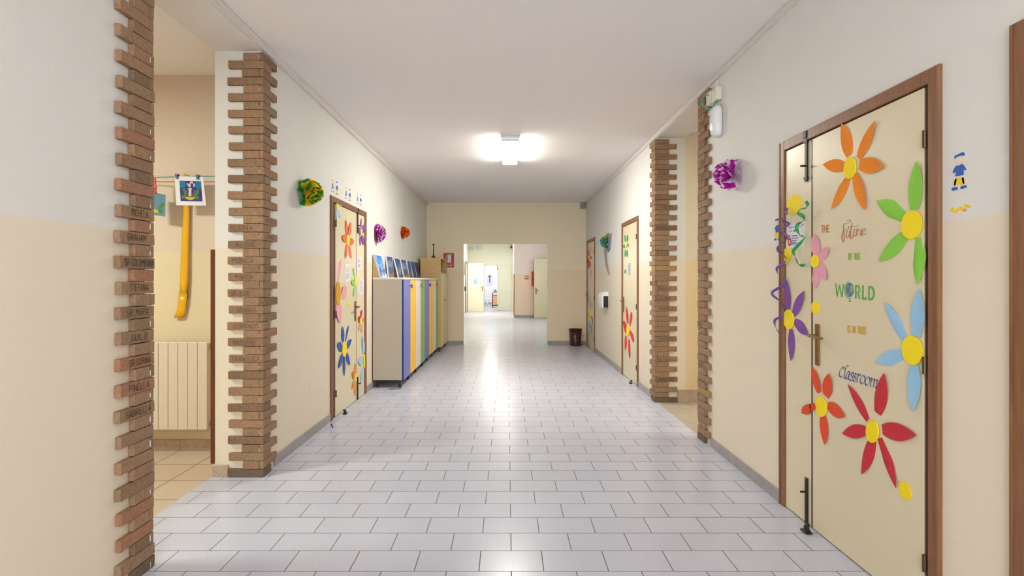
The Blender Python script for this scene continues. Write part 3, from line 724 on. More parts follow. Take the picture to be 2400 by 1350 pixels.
# curled gift ribbons on the slogan door
def curl(name, label, m, pts, width, px, tw):
    """pts: (px, py, stand-off) of a paper ribbon hanging in curls"""
    P = []
    for x, y, h in pts:
        X = XR-h; Y = F*X/(x-CX); P.append(Vector((X, Y, H0+(CY-y)*Y/F)))
    n = 7; Q = []
    R = [P[0]*2-P[1]]+P+[P[-1]*2-P[-2]]
    for i in range(1, len(R)-2):
        for k in range(n):
            t = k/n; Q.append(.5*((2*R[i])+(R[i+1]-R[i-1])*t+(2*R[i-1]-5*R[i]+4*R[i+1]-R[i+2])*t*t+(3*R[i]-R[i-1]-3*R[i+1]+R[i+2])*t**3))
    Q.append(P[-1]); bm = B(); A = []
    for i, q in enumerate(Q):
        t = (Q[min(i+1, len(Q)-1)]-Q[max(i-1, 0)]).normalized()
        sd = t.cross(Vector((1, 0, 0))).normalized(); up = sd.cross(t)
        an = tw*math.sin(i/n*PI*.5+.6); s = (sd*math.cos(an)+up*math.sin(an))*width/2
        A.append((bm.verts.new(q-s), bm.verts.new(q+s)))
    for (a_, b_), (c_, d_) in zip(A, A[1:]): bm.faces.new((a_, b_, d_, c_))
    o = obj(name, bm, m, smooth=True); sm = o.modifiers.new('thickness', 'SOLIDIFY'); sm.thickness = .0006
    return tag(o, label, 'ribbon')
g = C(1805, 440, 8.44); g2 = C(1800, 420, 3.75)
def H(f, L): return [(*f(x, y), h) for x, y, h in L]
curl('curling_ribbon', 'purple curled ribbon hanging beside the frame of the slogan door', mat('purple_ribbon', (104, 72, 156), .4),
     H(g, [(345, 400, .02), (305, 465, .03), (350, 520, .05), (245, 590, .06), (270, 665, .04), (370, 715, .03), (250, 800, .05), (190, 840, .06), (250, 900, .04), (330, 960, .02), (320, 1050, .02), (210, 1105, .05), (150, 1190, .06), (180, 1280, .04)])
     + H(g2, [(120, 640, .03), (160, 700, .02), (140, 740, .03), (80, 780, .06), (90, 835, .05), (145, 870, .03), (130, 930, .03), (35, 1000, .06), (105, 1072, .04), (138, 1130, .03), (120, 1200, .04), (60, 1240, .06), (70, 1310, .05), (118, 1370, .03)]), .016, (1830, 600), 1.0)
curl('curling_ribbon', 'green curled ribbon hanging over the notice of the slogan door', mat('green_ribbon', (30, 148, 76), .4),
     H(g, [(700, 275, .02), (740, 330, .03), (715, 395, .04), (600, 430, .05), (565, 500, .05), (650, 560, .03), (690, 620, .03), (620, 690, .04), (540, 730, .05), (530, 820, .05), (590, 940, .03), (690, 985, .03), (590, 1100, .04), (460, 1250, .05)])
     + H(g2, [(240, 680, .04), (270, 750, .03), (325, 758, .02)]), .018, (1870, 540), 1.0)

# ---------------------------------------------------------------- painted children on the walls
pb, pw_, pskin, po, pyel = mat('blue_wall_paint', (58, 98, 180), .8), mat('pale_blue_wall_paint', (120, 140, 190), .8), mat('skin_wall_paint', (238, 214, 196), .8), mat('orange_wall_paint', (236, 150, 40), .8), mat('yellow_wall_paint', (244, 208, 30), .8)
def child(pl, f, label, parts, px, group=None):
    e = thing('painted_child', label, 'wall painting', pl.pt(*pl.uv(*px), 0), group)
    for nm, m, q in parts:
        bm = B(); poly(bm, pl, [pl.uv(*f(x, y)) for x, y in q], .0002, .0016); obj(nm, bm, m, e)
f = C(2180, 320, 6.75)
child(PR, f, 'painted boy in blue top and yellow shorts on the wall right of the slogan door', [
    ('cap', pb, [(385, 330), (400, 300), (450, 280), (490, 255), (530, 248), (553, 268), (545, 295), (530, 312), (518, 298), (470, 308), (430, 320), (405, 340), (393, 358)]),
    ('face', pskin, [(400, 370), (520, 335), (518, 400), (470, 430), (415, 415)]),
    ('top', pb, [(415, 462), (460, 460), (510, 430), (545, 465), (575, 520), (560, 536), (532, 510), (532, 605), (470, 620), (405, 632), (410, 550), (375, 582), (358, 568), (385, 505)]),
    ('shorts', pyel, [(400, 665), (535, 645), (552, 750), (495, 765), (465, 710), (440, 775), (375, 780), (385, 710)]),
    ('shorts_shading', po, [(505, 650), (538, 648), (550, 748), (525, 745), (512, 700)]), ('shorts_shading', po, [(405, 668), (428, 668), (420, 720), (402, 778), (382, 775), (388, 710)]),
    ('shoe', pb, [(348, 820), (365, 805), (430, 795), (440, 820), (432, 845), (355, 856), (343, 845)]), ('shoe', pb, [(482, 800), (510, 782), (565, 768), (582, 778), (580, 805), (500, 830), (484, 822)])], (2249, 400))
child(PR, f, 'unfinished painted head with wavy yellow hair on the wall right of the slogan door', [
    ('hair', pyel, [(320, 1185), (335, 1140), (372, 1115), (385, 1140), (385, 1170), (410, 1165), (430, 1130), (470, 1105), (510, 1105), (530, 1130), (540, 1160), (525, 1175), (490, 1160), (450, 1150), (430, 1180), (405, 1212), (370, 1200), (345, 1175)]),
    ('hair', pyel, [(548, 1095), (560, 1070), (600, 1080), (640, 1090), (640, 1120), (600, 1130), (560, 1118)]), ('hair', po, [(525, 1185), (545, 1150), (575, 1145), (578, 1170), (550, 1190)]),
    ('face', pskin, [(430, 1185), (470, 1160), (515, 1175), (515, 1230), (480, 1262), (430, 1235)])], (2250, 492))
f = C(1805, 440, 8.44)
child(PR, f, 'small painted boy on the wall at the far edge of the slogan door', [
    ('cap', pb, [(102, 660), (108, 630), (150, 605), (180, 605), (178, 650), (130, 650)]), ('face', pskin, [(115, 670), (165, 660), (160, 710), (135, 730), (118, 705)]),
    ('top', pb, [(120, 745), (170, 740), (186, 830), (172, 835), (168, 882), (110, 885), (112, 815), (95, 835), (92, 815)]), ('shorts', pyel, [(105, 895), (178, 890), (175, 985), (145, 990), (95, 985)]),
    ('shoe', pb, [(85, 1010), (120, 1002), (128, 1035), (88, 1045)]), ('shoe', pb, [(150, 1010), (185, 1002), (188, 1030), (150, 1035)])], (1821, 540))
f = C(760, 420, 4.821)
def small(px0, py0, girl, s, label):
    k = lambda q: [(px0+x*s, py0+y*s) for x, y in q]
    if girl:
        pr = [('hair', pyel, k([(-14, 0), (0, 6), (14, 8), (8, 22), (4, 30), (-4, 20)])), ('dress', pw_, k([(-4, 45), (6, 45), (12, 108), (-12, 108)])), ('shoe', pw_, k([(-12, 125), (-6, 125), (-5, 146), (-11, 146)])), ('shoe', pw_, k([(6, 128), (11, 128), (11, 150), (6, 150)]))]
    else:
        pr = [('cap', pb, k([(-10, 0), (8, 2), (10, 14), (-8, 12)])), ('top', pb, k([(-6, 48), (8, 50), (14, 92), (6, 95), (-8, 92), (-12, 70)])), ('shorts', pyel, k([(-8, 98), (8, 100), (10, 128), (-10, 124)])), ('shoe', pb, k([(-12, 132), (-2, 134), (-3, 146), (-12, 144)])), ('shoe', pb, k([(3, 138), (12, 140), (12, 152), (3, 150)]))]
    child(PL_, f, label, pr, f(px0, py0+60*s), 'painted children above the left door')
small(93, 0, 1, 1, 'painted girl with yellow hair, nearest of the pairs above the left door')
small(141, 26, 0, 1, 'painted boy with blue cap, nearest of the pairs above the left door')
small(246, 92, 1, .9, 'painted girl with yellow hair, middle pair above the left door')
small(288, 112, 0, .9, 'painted boy with blue cap, middle pair above the left door')
small(375, 156, 1, .85, 'painted girl with yellow hair, farthest of the pairs above the left door')
small(411, 174, 0, .82, 'painted boy with blue cap, farthest of the pairs above the left door')

# ---------------------------------------------------------------- tissue paper pompoms
def pompom(pl, label, px, py, stand, R, depth, c1, c2, seed, layers=9, mf=9, parent=None, Rh=None, amp=.17, fine=.35):
    rd = random.Random(seed)
    sgn = 1 if pl.k == 'R' else -1
    X = pl.p-sgn*stand; Y = F*X/(px-CX); Z = H0+(CY-py)*Y/F
    cen = Vector((pl.p-sgn*.012, Y, Z)); nrm = Vector((-sgn, 0, 0)); U = Vector((0, 1, 0)); V = Vector((0, 0, 1))
    e = parent or thing('tissue_pompom', label, 'paper pompom', cen)
    Rh = Rh or R
    names = {0: c1, 1: c2}; bms = {0: B(), 1: B()}
    for k in range(layers):
        th = math.radians(88-82*(k/(layers-1))**.9); bm = bms[k % 2]
        m1 = mf+rd.randint(-2, 2); ph = rd.uniform(0, 6); ph2 = rd.uniform(0, 6); ph3 = rd.uniform(0, 6)
        rings = []; NS = 120; NR = 7
        am = amp*(1+.6*k/layers)
        for r in range(NR+1):
            q = r/NR; ring = []
            for s in range(NS):
                fi = 2*PI*s/NS
                wv = math.sin(m1*fi+ph)*.6+math.sin((m1*2+1)*fi+ph2)*fine+math.sin(3*fi+ph3)*.6
                t = max(0, th+am*wv*q**1.4)
                rr = q*(1+.05*math.sin(5*fi+ph3)+.02*math.sin(17*fi+ph))
                fj = fi+.10*math.sin(m1*fi*1+ph2)*q
                dv = U*(math.sin(t)*math.cos(fj))*R+V*(math.sin(t)*math.sin(fj))*Rh+nrm*(math.cos(t)*depth)
                ring.append(bm.verts.new(cen+dv*rr*(1-.05*k/layers)+nrm*.006))
            rings.append(ring)
        for A, D in zip(rings[1:], rings[2:]):
            for s in range(NS): bm.faces.new((A[s], A[(s+1) % NS], D[(s+1) % NS], D[s]))
    for i in (0, 1):
        obj('tissue', bms[i], names[i], e, smooth=True, keep=1)
    return e
def tissue(name, c):
    m, nt, b = nodes(name, .8); v = coords(nt)
    nt.links.new(mixc(nt, noise(nt, v, 40, 3), lin(c), tuple(x*.9 for x in lin(c)[:3])+(1,)), b.inputs['Base Color'])
    tr = nd(nt, 'ShaderNodeBsdfTranslucent'); tr.inputs[0].default_value = lin(c)
    mx = nd(nt, 'ShaderNodeMixShader'); mx.inputs[0].default_value = .45
    out = [n for n in nt.nodes if n.type == 'OUTPUT_MATERIAL'][0]
    nt.links.new(b.outputs[0], mx.inputs[1]); nt.links.new(tr.outputs[0], mx.inputs[2]); nt.links.new(mx.outputs[0], out.inputs[0]); return m
tg, ty, tm, tw_, to, tr_, tb, tl = (tissue('green_tissue', (20, 158, 44)), tissue('yellow_tissue', (252, 194, 10)), tissue('magenta_tissue', (196, 20, 180)), tissue('white_tissue', (240, 228, 238)),
                                    tissue('amber_tissue', (252, 172, 20)), tissue('red_tissue', (216, 54, 16)), tissue('blue_tissue', (20, 150, 200)), tissue('lemon_tissue', (206, 220, 40)))
pompom(PL_, 'green and yellow tissue pompom on the left wall, nearest pompom left of the door', 731, 451, .085, .116, .165, tg, ty, 3, layers=7, mf=5, amp=.24, fine=.2)
pompom(PL_, 'magenta and white tissue pompom on the left wall above the lockers', 893, 547, .07, .105, .12, tm, tw_, 8, layers=10, mf=14, Rh=.125, amp=.12)
pompom(PL_, 'red and amber tissue pompom on the left wall above the leaning paintings', 951, 545, .07, .10, .12, tr_, to, 5, layers=8, mf=9, Rh=.098, amp=.2)
pompom(PR, 'purple and white tissue pompom on the right wall beside the brick edging', 1699, 408, .09, .112, .155, tw_, tm, 12, layers=7, mf=5, Rh=.118, amp=.24, fine=.2)
# cardboard flower with a blue pompom
e = thing('cardboard_flower', 'tall grey cardboard flower with blue and yellow pompom on the right wall', 'wall decoration', (XR, 9.3, 1.6))
pompom(PR, '', 1416, 567, .075, .085, .13, tb, tl, 9, layers=9, mf=9, Rh=.115, parent=e, amp=.2)
b = C(1370, 520, 6.137); gl = mat('grey_card', (150, 146, 142), .7)
bm = B(); q = [PR.uv(*b(x, y)) for x, y in ((288, 380), (330, 375), (325, 480), (333, 580), (350, 690), (366, 770), (358, 770), (335, 710), (310, 620), (296, 520), (290, 440))]; poly(bm, PR, q, .002, .012); obj('stem', bm, gl, e)
bm = B(); q = [PR.uv(*b(x, y)) for x, y in ((322, 180), (345, 155), (368, 180), (392, 162), (388, 250), (372, 380), (352, 380), (338, 300), (325, 240))]; poly(bm, PR, q, .002, .014); obj('leaf', bm, gl, e)
bm = B(); q = [PR.uv(*b(x, y)) for x, y in ((340, 240), (356, 215), (372, 300), (366, 400), (350, 436), (336, 410), (334, 320))]; poly(bm, PR, q, .016, .022); obj('leaf', bm, mat('slate_blue_card', (104, 136, 186), .7), e)

# ---------------------------------------------------------------- lockers and cabinet on the left
lk = {'body': mat('beige_laminate', (188, 176, 158), .45), 'top': mat('white_laminate', (226, 222, 218), .35),
      'blue': mat('lilac_blue_locker_door', (122, 124, 192), .5, spec=.2), 'yellow': mat('yellow_locker_door', (252, 196, 52), .5, spec=.2), 'white': mat('white_locker_door', (226, 218, 212), .5, spec=.2), 'green': mat('green_locker_door', (142, 174, 98), .5, spec=.2),
      'edge': mat('deep_blue_edge', (20, 46, 118), .5, spec=.2)}
knob = [mat('blue_knob', (16, 32, 150), .3), mat('red_knob', (206, 40, 36), .3), mat('green_knob', (40, 140, 60), .3)]
def locker(label, ys, first):
    y0, y1 = ys[0], ys[-1]; x0, x1 = -1.752, -1.372
    e = thing('locker_cabinet', label, 'lockers', ((x0+x1)/2, (y0+y1)/2, 0), 'school lockers along the left wall')
    bm = B(); box(bm, x0, x1, y0+.002, y1-.002, .098, 1.408, .002); obj('body', bm, lk['body'], e)
    bm = B(); box(bm, x0, x1+.022, y0, y1, 1.409, 1.436, .003); obj('top_board', bm, lk['top'], e)
    bm = B(); box(bm, x0-.006, x0-.001, y0, y1, .09, 1.40); obj('back_panel', bm, M['darkwood'], e)
    for i, k in enumerate(('blue', 'yellow', 'white', 'green')):
        bm = B(); box(bm, x1+.001, x1+.020, ys[i]+.002, ys[i+1]-.002, .094, 1.402, .0015)
        if k == 'blue':
            for f_ in bm.faces:
                if f_.normal.y < -.5 or f_.calc_center_median().y < ys[i]+.004: f_.material_index = 1
        d_ = obj('locker_door', bm, [lk[k], lk['edge']], e)
        ky = ys[i+1]-.035 if i % 2 == 0 else ys[i]+.035
        bm = B(); tube(bm, [(x1+.02, ky, 1.325), (x1+.038, ky, 1.325)], .007, 8); s = -1 if i % 2 == 0 else 1
        for dy, dz in ((-.018, -.028), (.018, -.028), (0, .02)): tube(bm, [(x1+.036, ky, 1.325), (x1+.040, ky+dy, 1.325+dz)], [.008, .005], 8)
        obj('knob', bm, knob[0] if i < 2 else knob[1] if i == 2 else knob[2], d_)
    for yy in (y0+.04, (y0*2+y1)/3, (y0+y1*2)/3, y1-.04):
        for xx in (x0+.05, x1-.035):
            if yy not in (y0+.04, y1-.04) and xx < -1.5: continue
            bm = B(); box(bm, xx-.014, xx+.014, yy-.014, yy+.014, .004, .098, .002); box(bm, xx-.02, xx+.02, yy-.02, yy+.02, 0, .012, .002)
            obj('leg', bm, M['blackp'], e)
locker('four-door locker cabinet with striped colour doors, the nearer of the two', [6.92, 7.42, 7.86, 8.29, 8.71], 1)
locker('four-door locker cabinet with striped colour doors, farther one, next to the oak cabinet', [8.715, 9.20, 9.66, 10.08, 10.375], 0)
cw = wood('light_oak_laminate', (184, 148, 92), (200, 166, 110), .45, (8, 8, 40)); cr = mat('pale_cream_cabinet_door', (214, 188, 142), .4)
e = thing('tall_cabinet', 'tall oak veneer cabinet with open top shelf in the far left corner', 'cabinet', (-1.5, 10.9, 0))
x0, x1, y0, y1 = -1.70, -1.303, 10.385, 11.40
bm = B(); box(bm, x0, x1, y0, y0+.02, .09, 1.842); box(bm, x0, x1, y1-.02, y1, .09, 1.842); box(bm, x0, x1, y0+.02, y1-.02, 1.822, 1.842); box(bm, x0, x0+.015, y0+.02, y1-.02, .09, 1.822)
box(bm, x0+.015, x1, y0+.02, y1-.02, 1.535, 1.555); box(bm, x0+.015, x1, y0+.02, y1-.02, .09, .11)
obj('carcass', bm, cw, e)
for a_, b_ in ((y0+.01, (y0+y1)/2-.002), ((y0+y1)/2+.002, y1-.01)):
    bm = B(); box(bm, x1+.001, x1+.019, a_, b_, .095, 1.53, .0015); d_ = obj('cabinet_door', bm, cr, e)
    bm = B(); yk = b_-.04 if a_ < 10.6 else a_+.04; tube(bm, [(x1+.019, yk, 1.0), (x1+.034, yk, 1.0)], .010, 10); obj('knob', bm, M['brass'], d_)
for xx in (x0+.05, x1-.03):
    for yy in (y0+.035, y1-.06):
        bm = B(); box(bm, xx-.016, xx+.016, yy-.016, yy+.016, 0, .09, .002); obj('leg', bm, M['blackp'], e)
bm = B(); lathe(bm, [(.055, 0), (.055, .012), (.03, .035), (.012, .06), (.009, .15), (.008, .24), (.014, .25), (.014, .265), (.02, .285), (.018, .29)], (-1.48, 10.65, 1.8425), 20)
tag(obj('candlestick', bm, mat('dark_bronze', (70, 58, 44), .4, .5), smooth=True), 'thin dark bronze candlestick standing on the tall wooden cabinet', 'candlestick')
# papers in the shelf are not visible; wire loop under the nearer locker
bm = B()
for cx_, cy_, r_ in ((-1.48, 6.83, .035), (-1.41, 6.85, .032)):
    tube(bm, [(cx_+r_*math.cos(t)*1.2, cy_+r_*math.sin(t)*.8, .004) for t in [2*PI*i/20 for i in range(20)]], .0022, 6, closed=True)
tag(obj('wire_loop', bm, M['blackp']), 'thin black wire loop on the floor by the locker leg', 'wire')
# leaning canvases
def painting(label, ya, yb, xb, xt, zt, stops, seed, sc):
    e = thing('canvas_painting', label, 'painting', ((xb+xt)/2, (ya+yb)/2, 1.437), 'paintings leaning above the lockers')
    base, top = Vector((xb, 0, 1.441)), Vector((xt, 0, zt)); d_ = (top-base); L = d_.length; d_.normalize(); n_ = Vector((d_.z, 0, -d_.x)); th = .018
    def slab2(bm, y0, y1, s0, s1, h0, h1):
        vs = []
        for y in (y0, y1):
            for s in (s0, s1):
                for h in (h0, h1): p = base+d_*s+n_*h; vs.append(bm.verts.new((p.x, y, p.z+.0)))
        for q in ((0, 1, 3, 2), (4, 6, 7, 5), (0, 4, 5, 1), (2, 3, 7, 6), (0, 2, 6, 4), (1, 5, 7, 3)): bm.faces.new([vs[i] for i in q])
    off = 0.0
    bm = B(); slab2(bm, ya, yb, .0, L, -th, 0); obj('canvas', bm, M['paper'], e)
    m, nt, b_ = nodes('painted_canvas_%d' % seed, .6); v = coords(nt, (1, 1, 1), (seed*1.7, seed*.9, seed))
    ns = noise(nt, v, sc, 4, .65); sp = nd(nt, 'ShaderNodeSeparateXYZ'); tc_ = nd(nt, 'ShaderNodeTexCoord'); nt.links.new(tc_.outputs['Object'], sp.inputs[0])
    ad = nd(nt, 'ShaderNodeMath', operation='MULTIPLY_ADD'); nt.links.new(sp.outputs[2], ad.inputs[0]); ad.inputs[1].default_value = 2.2; ad.inputs[2].default_value = -2.2*1.59
    a2 = nd(nt, 'ShaderNodeMath', operation='ADD'); nt.links.new(ns, a2.inputs[0]); nt.links.new(ad.outputs[0], a2.inputs[1])
    nt.links.new(ramp(nt, a2.outputs[0], stops), b_.inputs['Base Color'])
    bm = B(); slab2(bm, ya+.006, yb-.006, .006, L-.006, .0004, .0015); obj('painted_face', bm, m, e)
blue1 = [(.05, (230, 232, 236)), (.2, (150, 190, 226)), (.32, (60, 70, 130)), (.42, (90, 120, 190)), (.55, (140, 190, 236)), (.7, (60, 130, 210)), (.95, (40, 110, 200))]
night = [(.1, (200, 170, 120)), (.25, (120, 96, 90)), (.38, (70, 74, 120)), (.5, (60, 84, 150)), (.62, (170, 180, 210)), (.7, (54, 76, 146)), (.95, (40, 50, 110))]
dark = [(.1, (60, 80, 84)), (.3, (44, 62, 90)), (.42, (150, 180, 200)), (.5, (56, 74, 140)), (.75, (60, 84, 160)), (.95, (44, 56, 120))]
painting('light blue canvas with white mountain, nearest of the row leaning above the lockers', 6.94, 7.32, -1.650, -1.742, 1.738, blue1, 1, 9)
painting('narrow speckled dark blue canvas, second of the row above the lockers', 7.655, 8.02, -1.705, -1.742, 1.752, night, 2, 34)
painting('blue canvas with dark green hill, third of the row above the lockers', 8.17, 8.53, -1.665, -1.740, 1.745, dark, 3, 12)
painting('dull blue and brown canvas, fourth of the row above the lockers', 8.66, 9.08, -1.675, -1.738, 1.745, night, 4, 14)
painting('narrow purple brown canvas, fifth of the row above the lockers', 9.20, 9.50, -1.690, -1.738, 1.745, [(.1, (90, 70, 70)), (.4, (110, 90, 110)), (.55, (70, 70, 130)), (.8, (80, 90, 150))], 5, 18)
painting('deep blue canvas, sixth of the row above the lockers', 9.53, 9.88, -1.680, -1.738, 1.745, [(.1, (80, 80, 80)), (.4, (44, 58, 130)), (.6, (40, 84, 170)), (.9, (36, 54, 130))], 6, 12)
painting('dark violet canvas, farthest of the row above the lockers', 9.90, 10.24, -1.675, -1.738, 1.745, [(.1, (60, 110, 150)), (.35, (70, 80, 120)), (.55, (60, 48, 90)), (.9, (50, 50, 120))], 7, 12)
bm = B(); vs = [bm.verts.new(p) for p in ((-1.752, 6.925, 1.437), (-1.672, 6.925, 1.437), (-1.752, 6.925, 1.73), (-1.752, 6.935, 1.437), (-1.672, 6.935, 1.437), (-1.752, 6.935, 1.73))]
for q in ((0, 1, 2), (5, 4, 3), (0, 3, 4, 1), (1, 4, 5, 2), (2, 5, 3, 0)): bm.faces.new([vs[i] for i in q])
tag(obj('gap_wedge', bm, cw), 'thin beige wedge filling the side gap behind the nearest leaning canvas', 'wedge')  # flat triangle closing the gap between canvas and wall

# ---------------------------------------------------------------- things on the end wall
e = thing('fire_extinguisher_sign', 'red fire extinguisher sign on the end wall above the tall cabinet', 'sign', (-1.28, YB, 1.84))
s = C(1030, 560, 9.643); sr = mat('red_enamel', (176, 16, 22), .4); sw = mat('white_enamel', (226, 214, 214), .4)
bm = B(); poly(bm, PB, [PB.uv(*s(x, y)) for x, y in ((92, 320), (328, 320), (328, 646), (92, 646))], .001, .006); obj('plate', bm, sr, e)
bm = B(); U = lambda L: [PB.uv(*s(x, y)) for x, y in L]
poly(bm, PB, U([(185, 385), (205, 372), (212, 350), (245, 350), (250, 372), (266, 388), (266, 520), (185, 520)]), .006, .0068)
poly(bm, PB, U([(183, 522), (268, 522), (268, 538), (183, 538)]), .006, .0068); poly(bm, PB, U([(210, 350), (262, 345), (285, 372), (280, 380), (250, 362)]), .006, .0068)
stroke(bm, PB, smooth(U([(212, 358), (180, 362), (158, 390), (148, 440), (155, 490), (185, 515)]), 4), .013, .0069)
stroke(bm, PB, U([(110, 566), (318, 566)]), .006, .0069)
u0 = U([(88, 620)])[0]; u1 = U([(316, 620)])[0]
text(bm, PB, u0[0]+.006, u0[1], .0145, .028, 'ESTINTORE', .0045, .0069, jit=0, gap=.62)
obj('pictogram', bm, sw, e, keep=1)
s = C(1340, 450, 22.5)
bm = B(); box(bm, (1359.5-CX)/107.1, (1371-CX)/107.1, YB-.08, YB, H0+(CY-489.5)/107.1, H0+(CY-477.5)/107.1, .004)
tag(obj('junction_box', bm, mat('grey_plastic', (146, 142, 138), .5)), 'small grey junction box in the far right ceiling corner', 'junction box')
bc = ((1349-CX)/F*11.36, 11.40)
e = thing('waste_bin', 'dark maroon plastic waste bin at the far end wall', 'bin', (bc[0], bc[1], 0))
mar = mat('maroon_plastic', (66, 22, 28), .3)
bm = B(); lathe(bm, [(.105, .003), (.108, 0), (.112, .012), (.137, .345), (.134, .345), (.109, .016), (.02, .014)], (bc[0], bc[1], 0), 40); obj('bucket', bm, mar, e, smooth=True)
bm = B(); tube(bm, [(bc[0]+.141*math.cos(t), bc[1]+.141*math.sin(t), .35) for t in [2*PI*i/40 for i in range(40)]], .007, 8, closed=True); obj('rim', bm, mar, e, smooth=True)

# ---------------------------------------------------------------- right wall fittings
e = thing('emergency_light', 'white rounded emergency light on the right wall beside the brick edging', 'wall lamp', (XR, 4.3, 2.6))
def xw(px, X): return F*X/(px-CX)
zc = H0+(CY-284.5)*4.3/F
bm = B(); N = 24; rings = []
for d_, k in ((0, .96), (.014, 1), (.040, .97), (.058, .84), (.069, .55), (.072, .12)):
    rings.append([bm.verts.new((XR-d_-.004, 4.3+.062*k*math.copysign(abs(math.cos(t))**.6, math.cos(t)), zc+.128*k*math.copysign(abs(math.sin(t))**.6, math.sin(t)))) for t in [2*PI*i/N for i in range(N)]])
for A, D in zip(rings, rings[1:]):
    for k in range(N): bm.faces.new((A[k], A[(k+1) % N], D[(k+1) % N], D[k]))
bm.faces.new(rings[0][::-1]); bm.faces.new(rings[-1]); obj('cover', bm, M['white'], e, smooth=True)
bm = B(); box(bm, XR-.079, XR-.074, 4.285, 4.315, zc-.02, zc+.05, .002); obj('diffuser', bm, mat('translucent_white', (214, 214, 224), .2), e)
zb = lambda y, Y: H0+(CY-y)*Y/F
bm = B(); box(bm, XR-.045, XR, 4.26, 4.36, zb(236, 4.3), zb(206, 4.3), .004)
box(bm, XR-.012, XR, 4.33, 4.37, zb(206, 4.35), CEIL-.06, .002); e2 = tag(obj('switch_box', bm, mat('cream_plastic', (228, 224, 208), .4)), 'cream junction box with short conduit above the white emergency light', 'junction box')
bm = B(); box(bm, XR-.05, XR-.002, 4.375, 4.47, zb(243, 4.4), zb(214, 4.4), .004); tag(obj('switch_box', bm, mat('cream_plastic', 0)), 'smaller cream socket box between brick edging and emergency light box', 'junction box')
bm = B(); gy = mat('green_cable', (60, 166, 140), .4)
tube(bm, smooth([Vector((XR-.055, 4.40, zb(222, 4.4))), Vector((XR-.075, 4.44, zb(222, 4.4))), Vector((XR-.085, 4.47, zb(230, 4.4))), Vector((XR-.08, 4.46, zb(240, 4.4))), Vector((XR-.06, 4.38, zb(252, 4.35))), Vector((XR-.04, 4.33, zb(250, 4.3))), Vector((XR-.03, 4.34, zb(240, 4.3))), Vector((XR-.03, 4.31, zb(235, 4.3))), Vector((XR-.03, 4.28, zb(240, 4.3))), Vector((XR-.03, 4.275, zb(250, 4.3)))], 5), .005, 8)
tag(obj('cable', bm, gy, smooth=True), 'green cable looping into the white emergency light', 'cable')
# soap dispenser
b = C(1370, 520, 6.137)
e = thing('towel_dispenser', 'white and black wall dispenser between the two far right doors', 'dispenser', (XR, 9.4, 1.1))
Yd0, Yd1 = 9.05, 9.38; zt0 = H0+(CY-684)*9.1/F; zl0 = H0+(CY-721.5)*9.1/F
bm = B(); prof = [(0, zl0), (.10, zl0), (.115, zl0+.06), (.12, zt0-.09), (.10, zt0-.02), (.05, zt0), (0, zt0)]
A = [bm.verts.new((XR-h, Yd0, z)) for h, z in prof]; D = [bm.verts.new((XR-h, Yd1, z)) for h, z in prof]
for i in range(len(prof)): j = (i+1) % len(prof); bm.faces.new((A[i], A[j], D[j], D[i]))
bm.faces.new(A); bm.faces.new(D[::-1]); obj('housing', bm, M['white'], e)
bm = B(); box(bm, XR-.085, XR-.004, Yd0-.004, Yd0+.02, zl0+.005, zt0-.07, .002); obj('side_panel', bm, M['blackp'], e)
# blank cover plates
for pl, q, lab in ((PL_, [(725, 893), (745, 879), (745, 926), (725, 940)], 'painted-over blank cover plate low on the left wall before the door'),
                   (PR, [(1500, 823), (1512, 831), (1512, 858), (1500, 848)], 'painted-over blank cover plate low on the right wall by the brick pillar')):
    us = [pl.uv(*p) for p in q]; us = [(us[0][0], us[0][1]), (us[1][0], us[0][1]), (us[1][0], us[3][1]), (us[0][0], us[3][1])]
    bm = B(); poly(bm, pl, us, .0002, .003); tag(obj('cover_plate', bm, M['wall']), lab, 'cover plate')

# ---------------------------------------------------------------- ceiling lamps
dif = emis('lit_diffuser', (252, 250, 238), 60)
dif2 = emis('dim_lit_diffuser', (252, 250, 238), 20)
def lamp(label, x, y0, y1, power=0, w=.105, dm=None):
    e = thing('ceiling_lamp', label, 'ceiling lamp', (x, (y0+y1)/2, CEIL), 'fluorescent ceiling lamps')
    bm = B(); box(bm, x-w, x+w, y0, y1, CEIL-.028, CEIL-.0005, .002); obj('base_tray', bm, M['white'], e)
    bm = B(); vs = []
    for y in (y0+.012, y1-.012):
        vs.append([bm.verts.new((x+sx*w*k, y, CEIL-z)) for sx, k, z in ((-1, .96, .0285), (-1, .92, .058), (-1, .86, .068), (1, .86, .068), (1, .92, .058), (1, .96, .0285))])
    for i in range(6): j = (i+1) % 6; bm.faces.new((vs[0][i], vs[0][j], vs[1][j], vs[1][i]))
    bm.faces.new(vs[0]); bm.faces.new(vs[1][::-1]); obj('diffuser', bm, dm or dif, e)
    bm = B(); box(bm, x-w*.97, x+w*.97, y0+.001, y0+.011, CEIL-.064, CEIL-.029, .002); obj('end_cap', bm, M['white'], e); bm = B(); box(bm, x-w*.97, x+w*.97, y1-.011, y1-.001, CEIL-.064, CEIL-.029, .002); obj('end_cap', bm, M['white'], e)
    if power:
        pass
lamp('lit rectangular fluorescent lamp on the corridor ceiling', .037, 6.23, 7.49)
lamp('lit fluorescent lamp on the ceiling behind the photographer', .037, -2.3, -1.04)
lamp('unseen ceiling lamp added to brighten the far hall, before the pink wall', .0, 15.4, 16.66, dm=dif2)  # out of view, added to light the hall; dimmer to soften its floor reflection
lamp('unseen ceiling lamp added to brighten the far hall, next to the green wall', -.7, 21.4, 22.66)  # second lamp out of view, added to brighten the green end
area('far_room_light', (-.8, 27.0, 3.0), (0, 0, 0), 1.2, 1.2, 45, (1, 1, 1))
area('left_room_light', (-3.9, 2.4, 3.0), (0, 0, 0), .5, .5, 62, (.94, 1, .86))
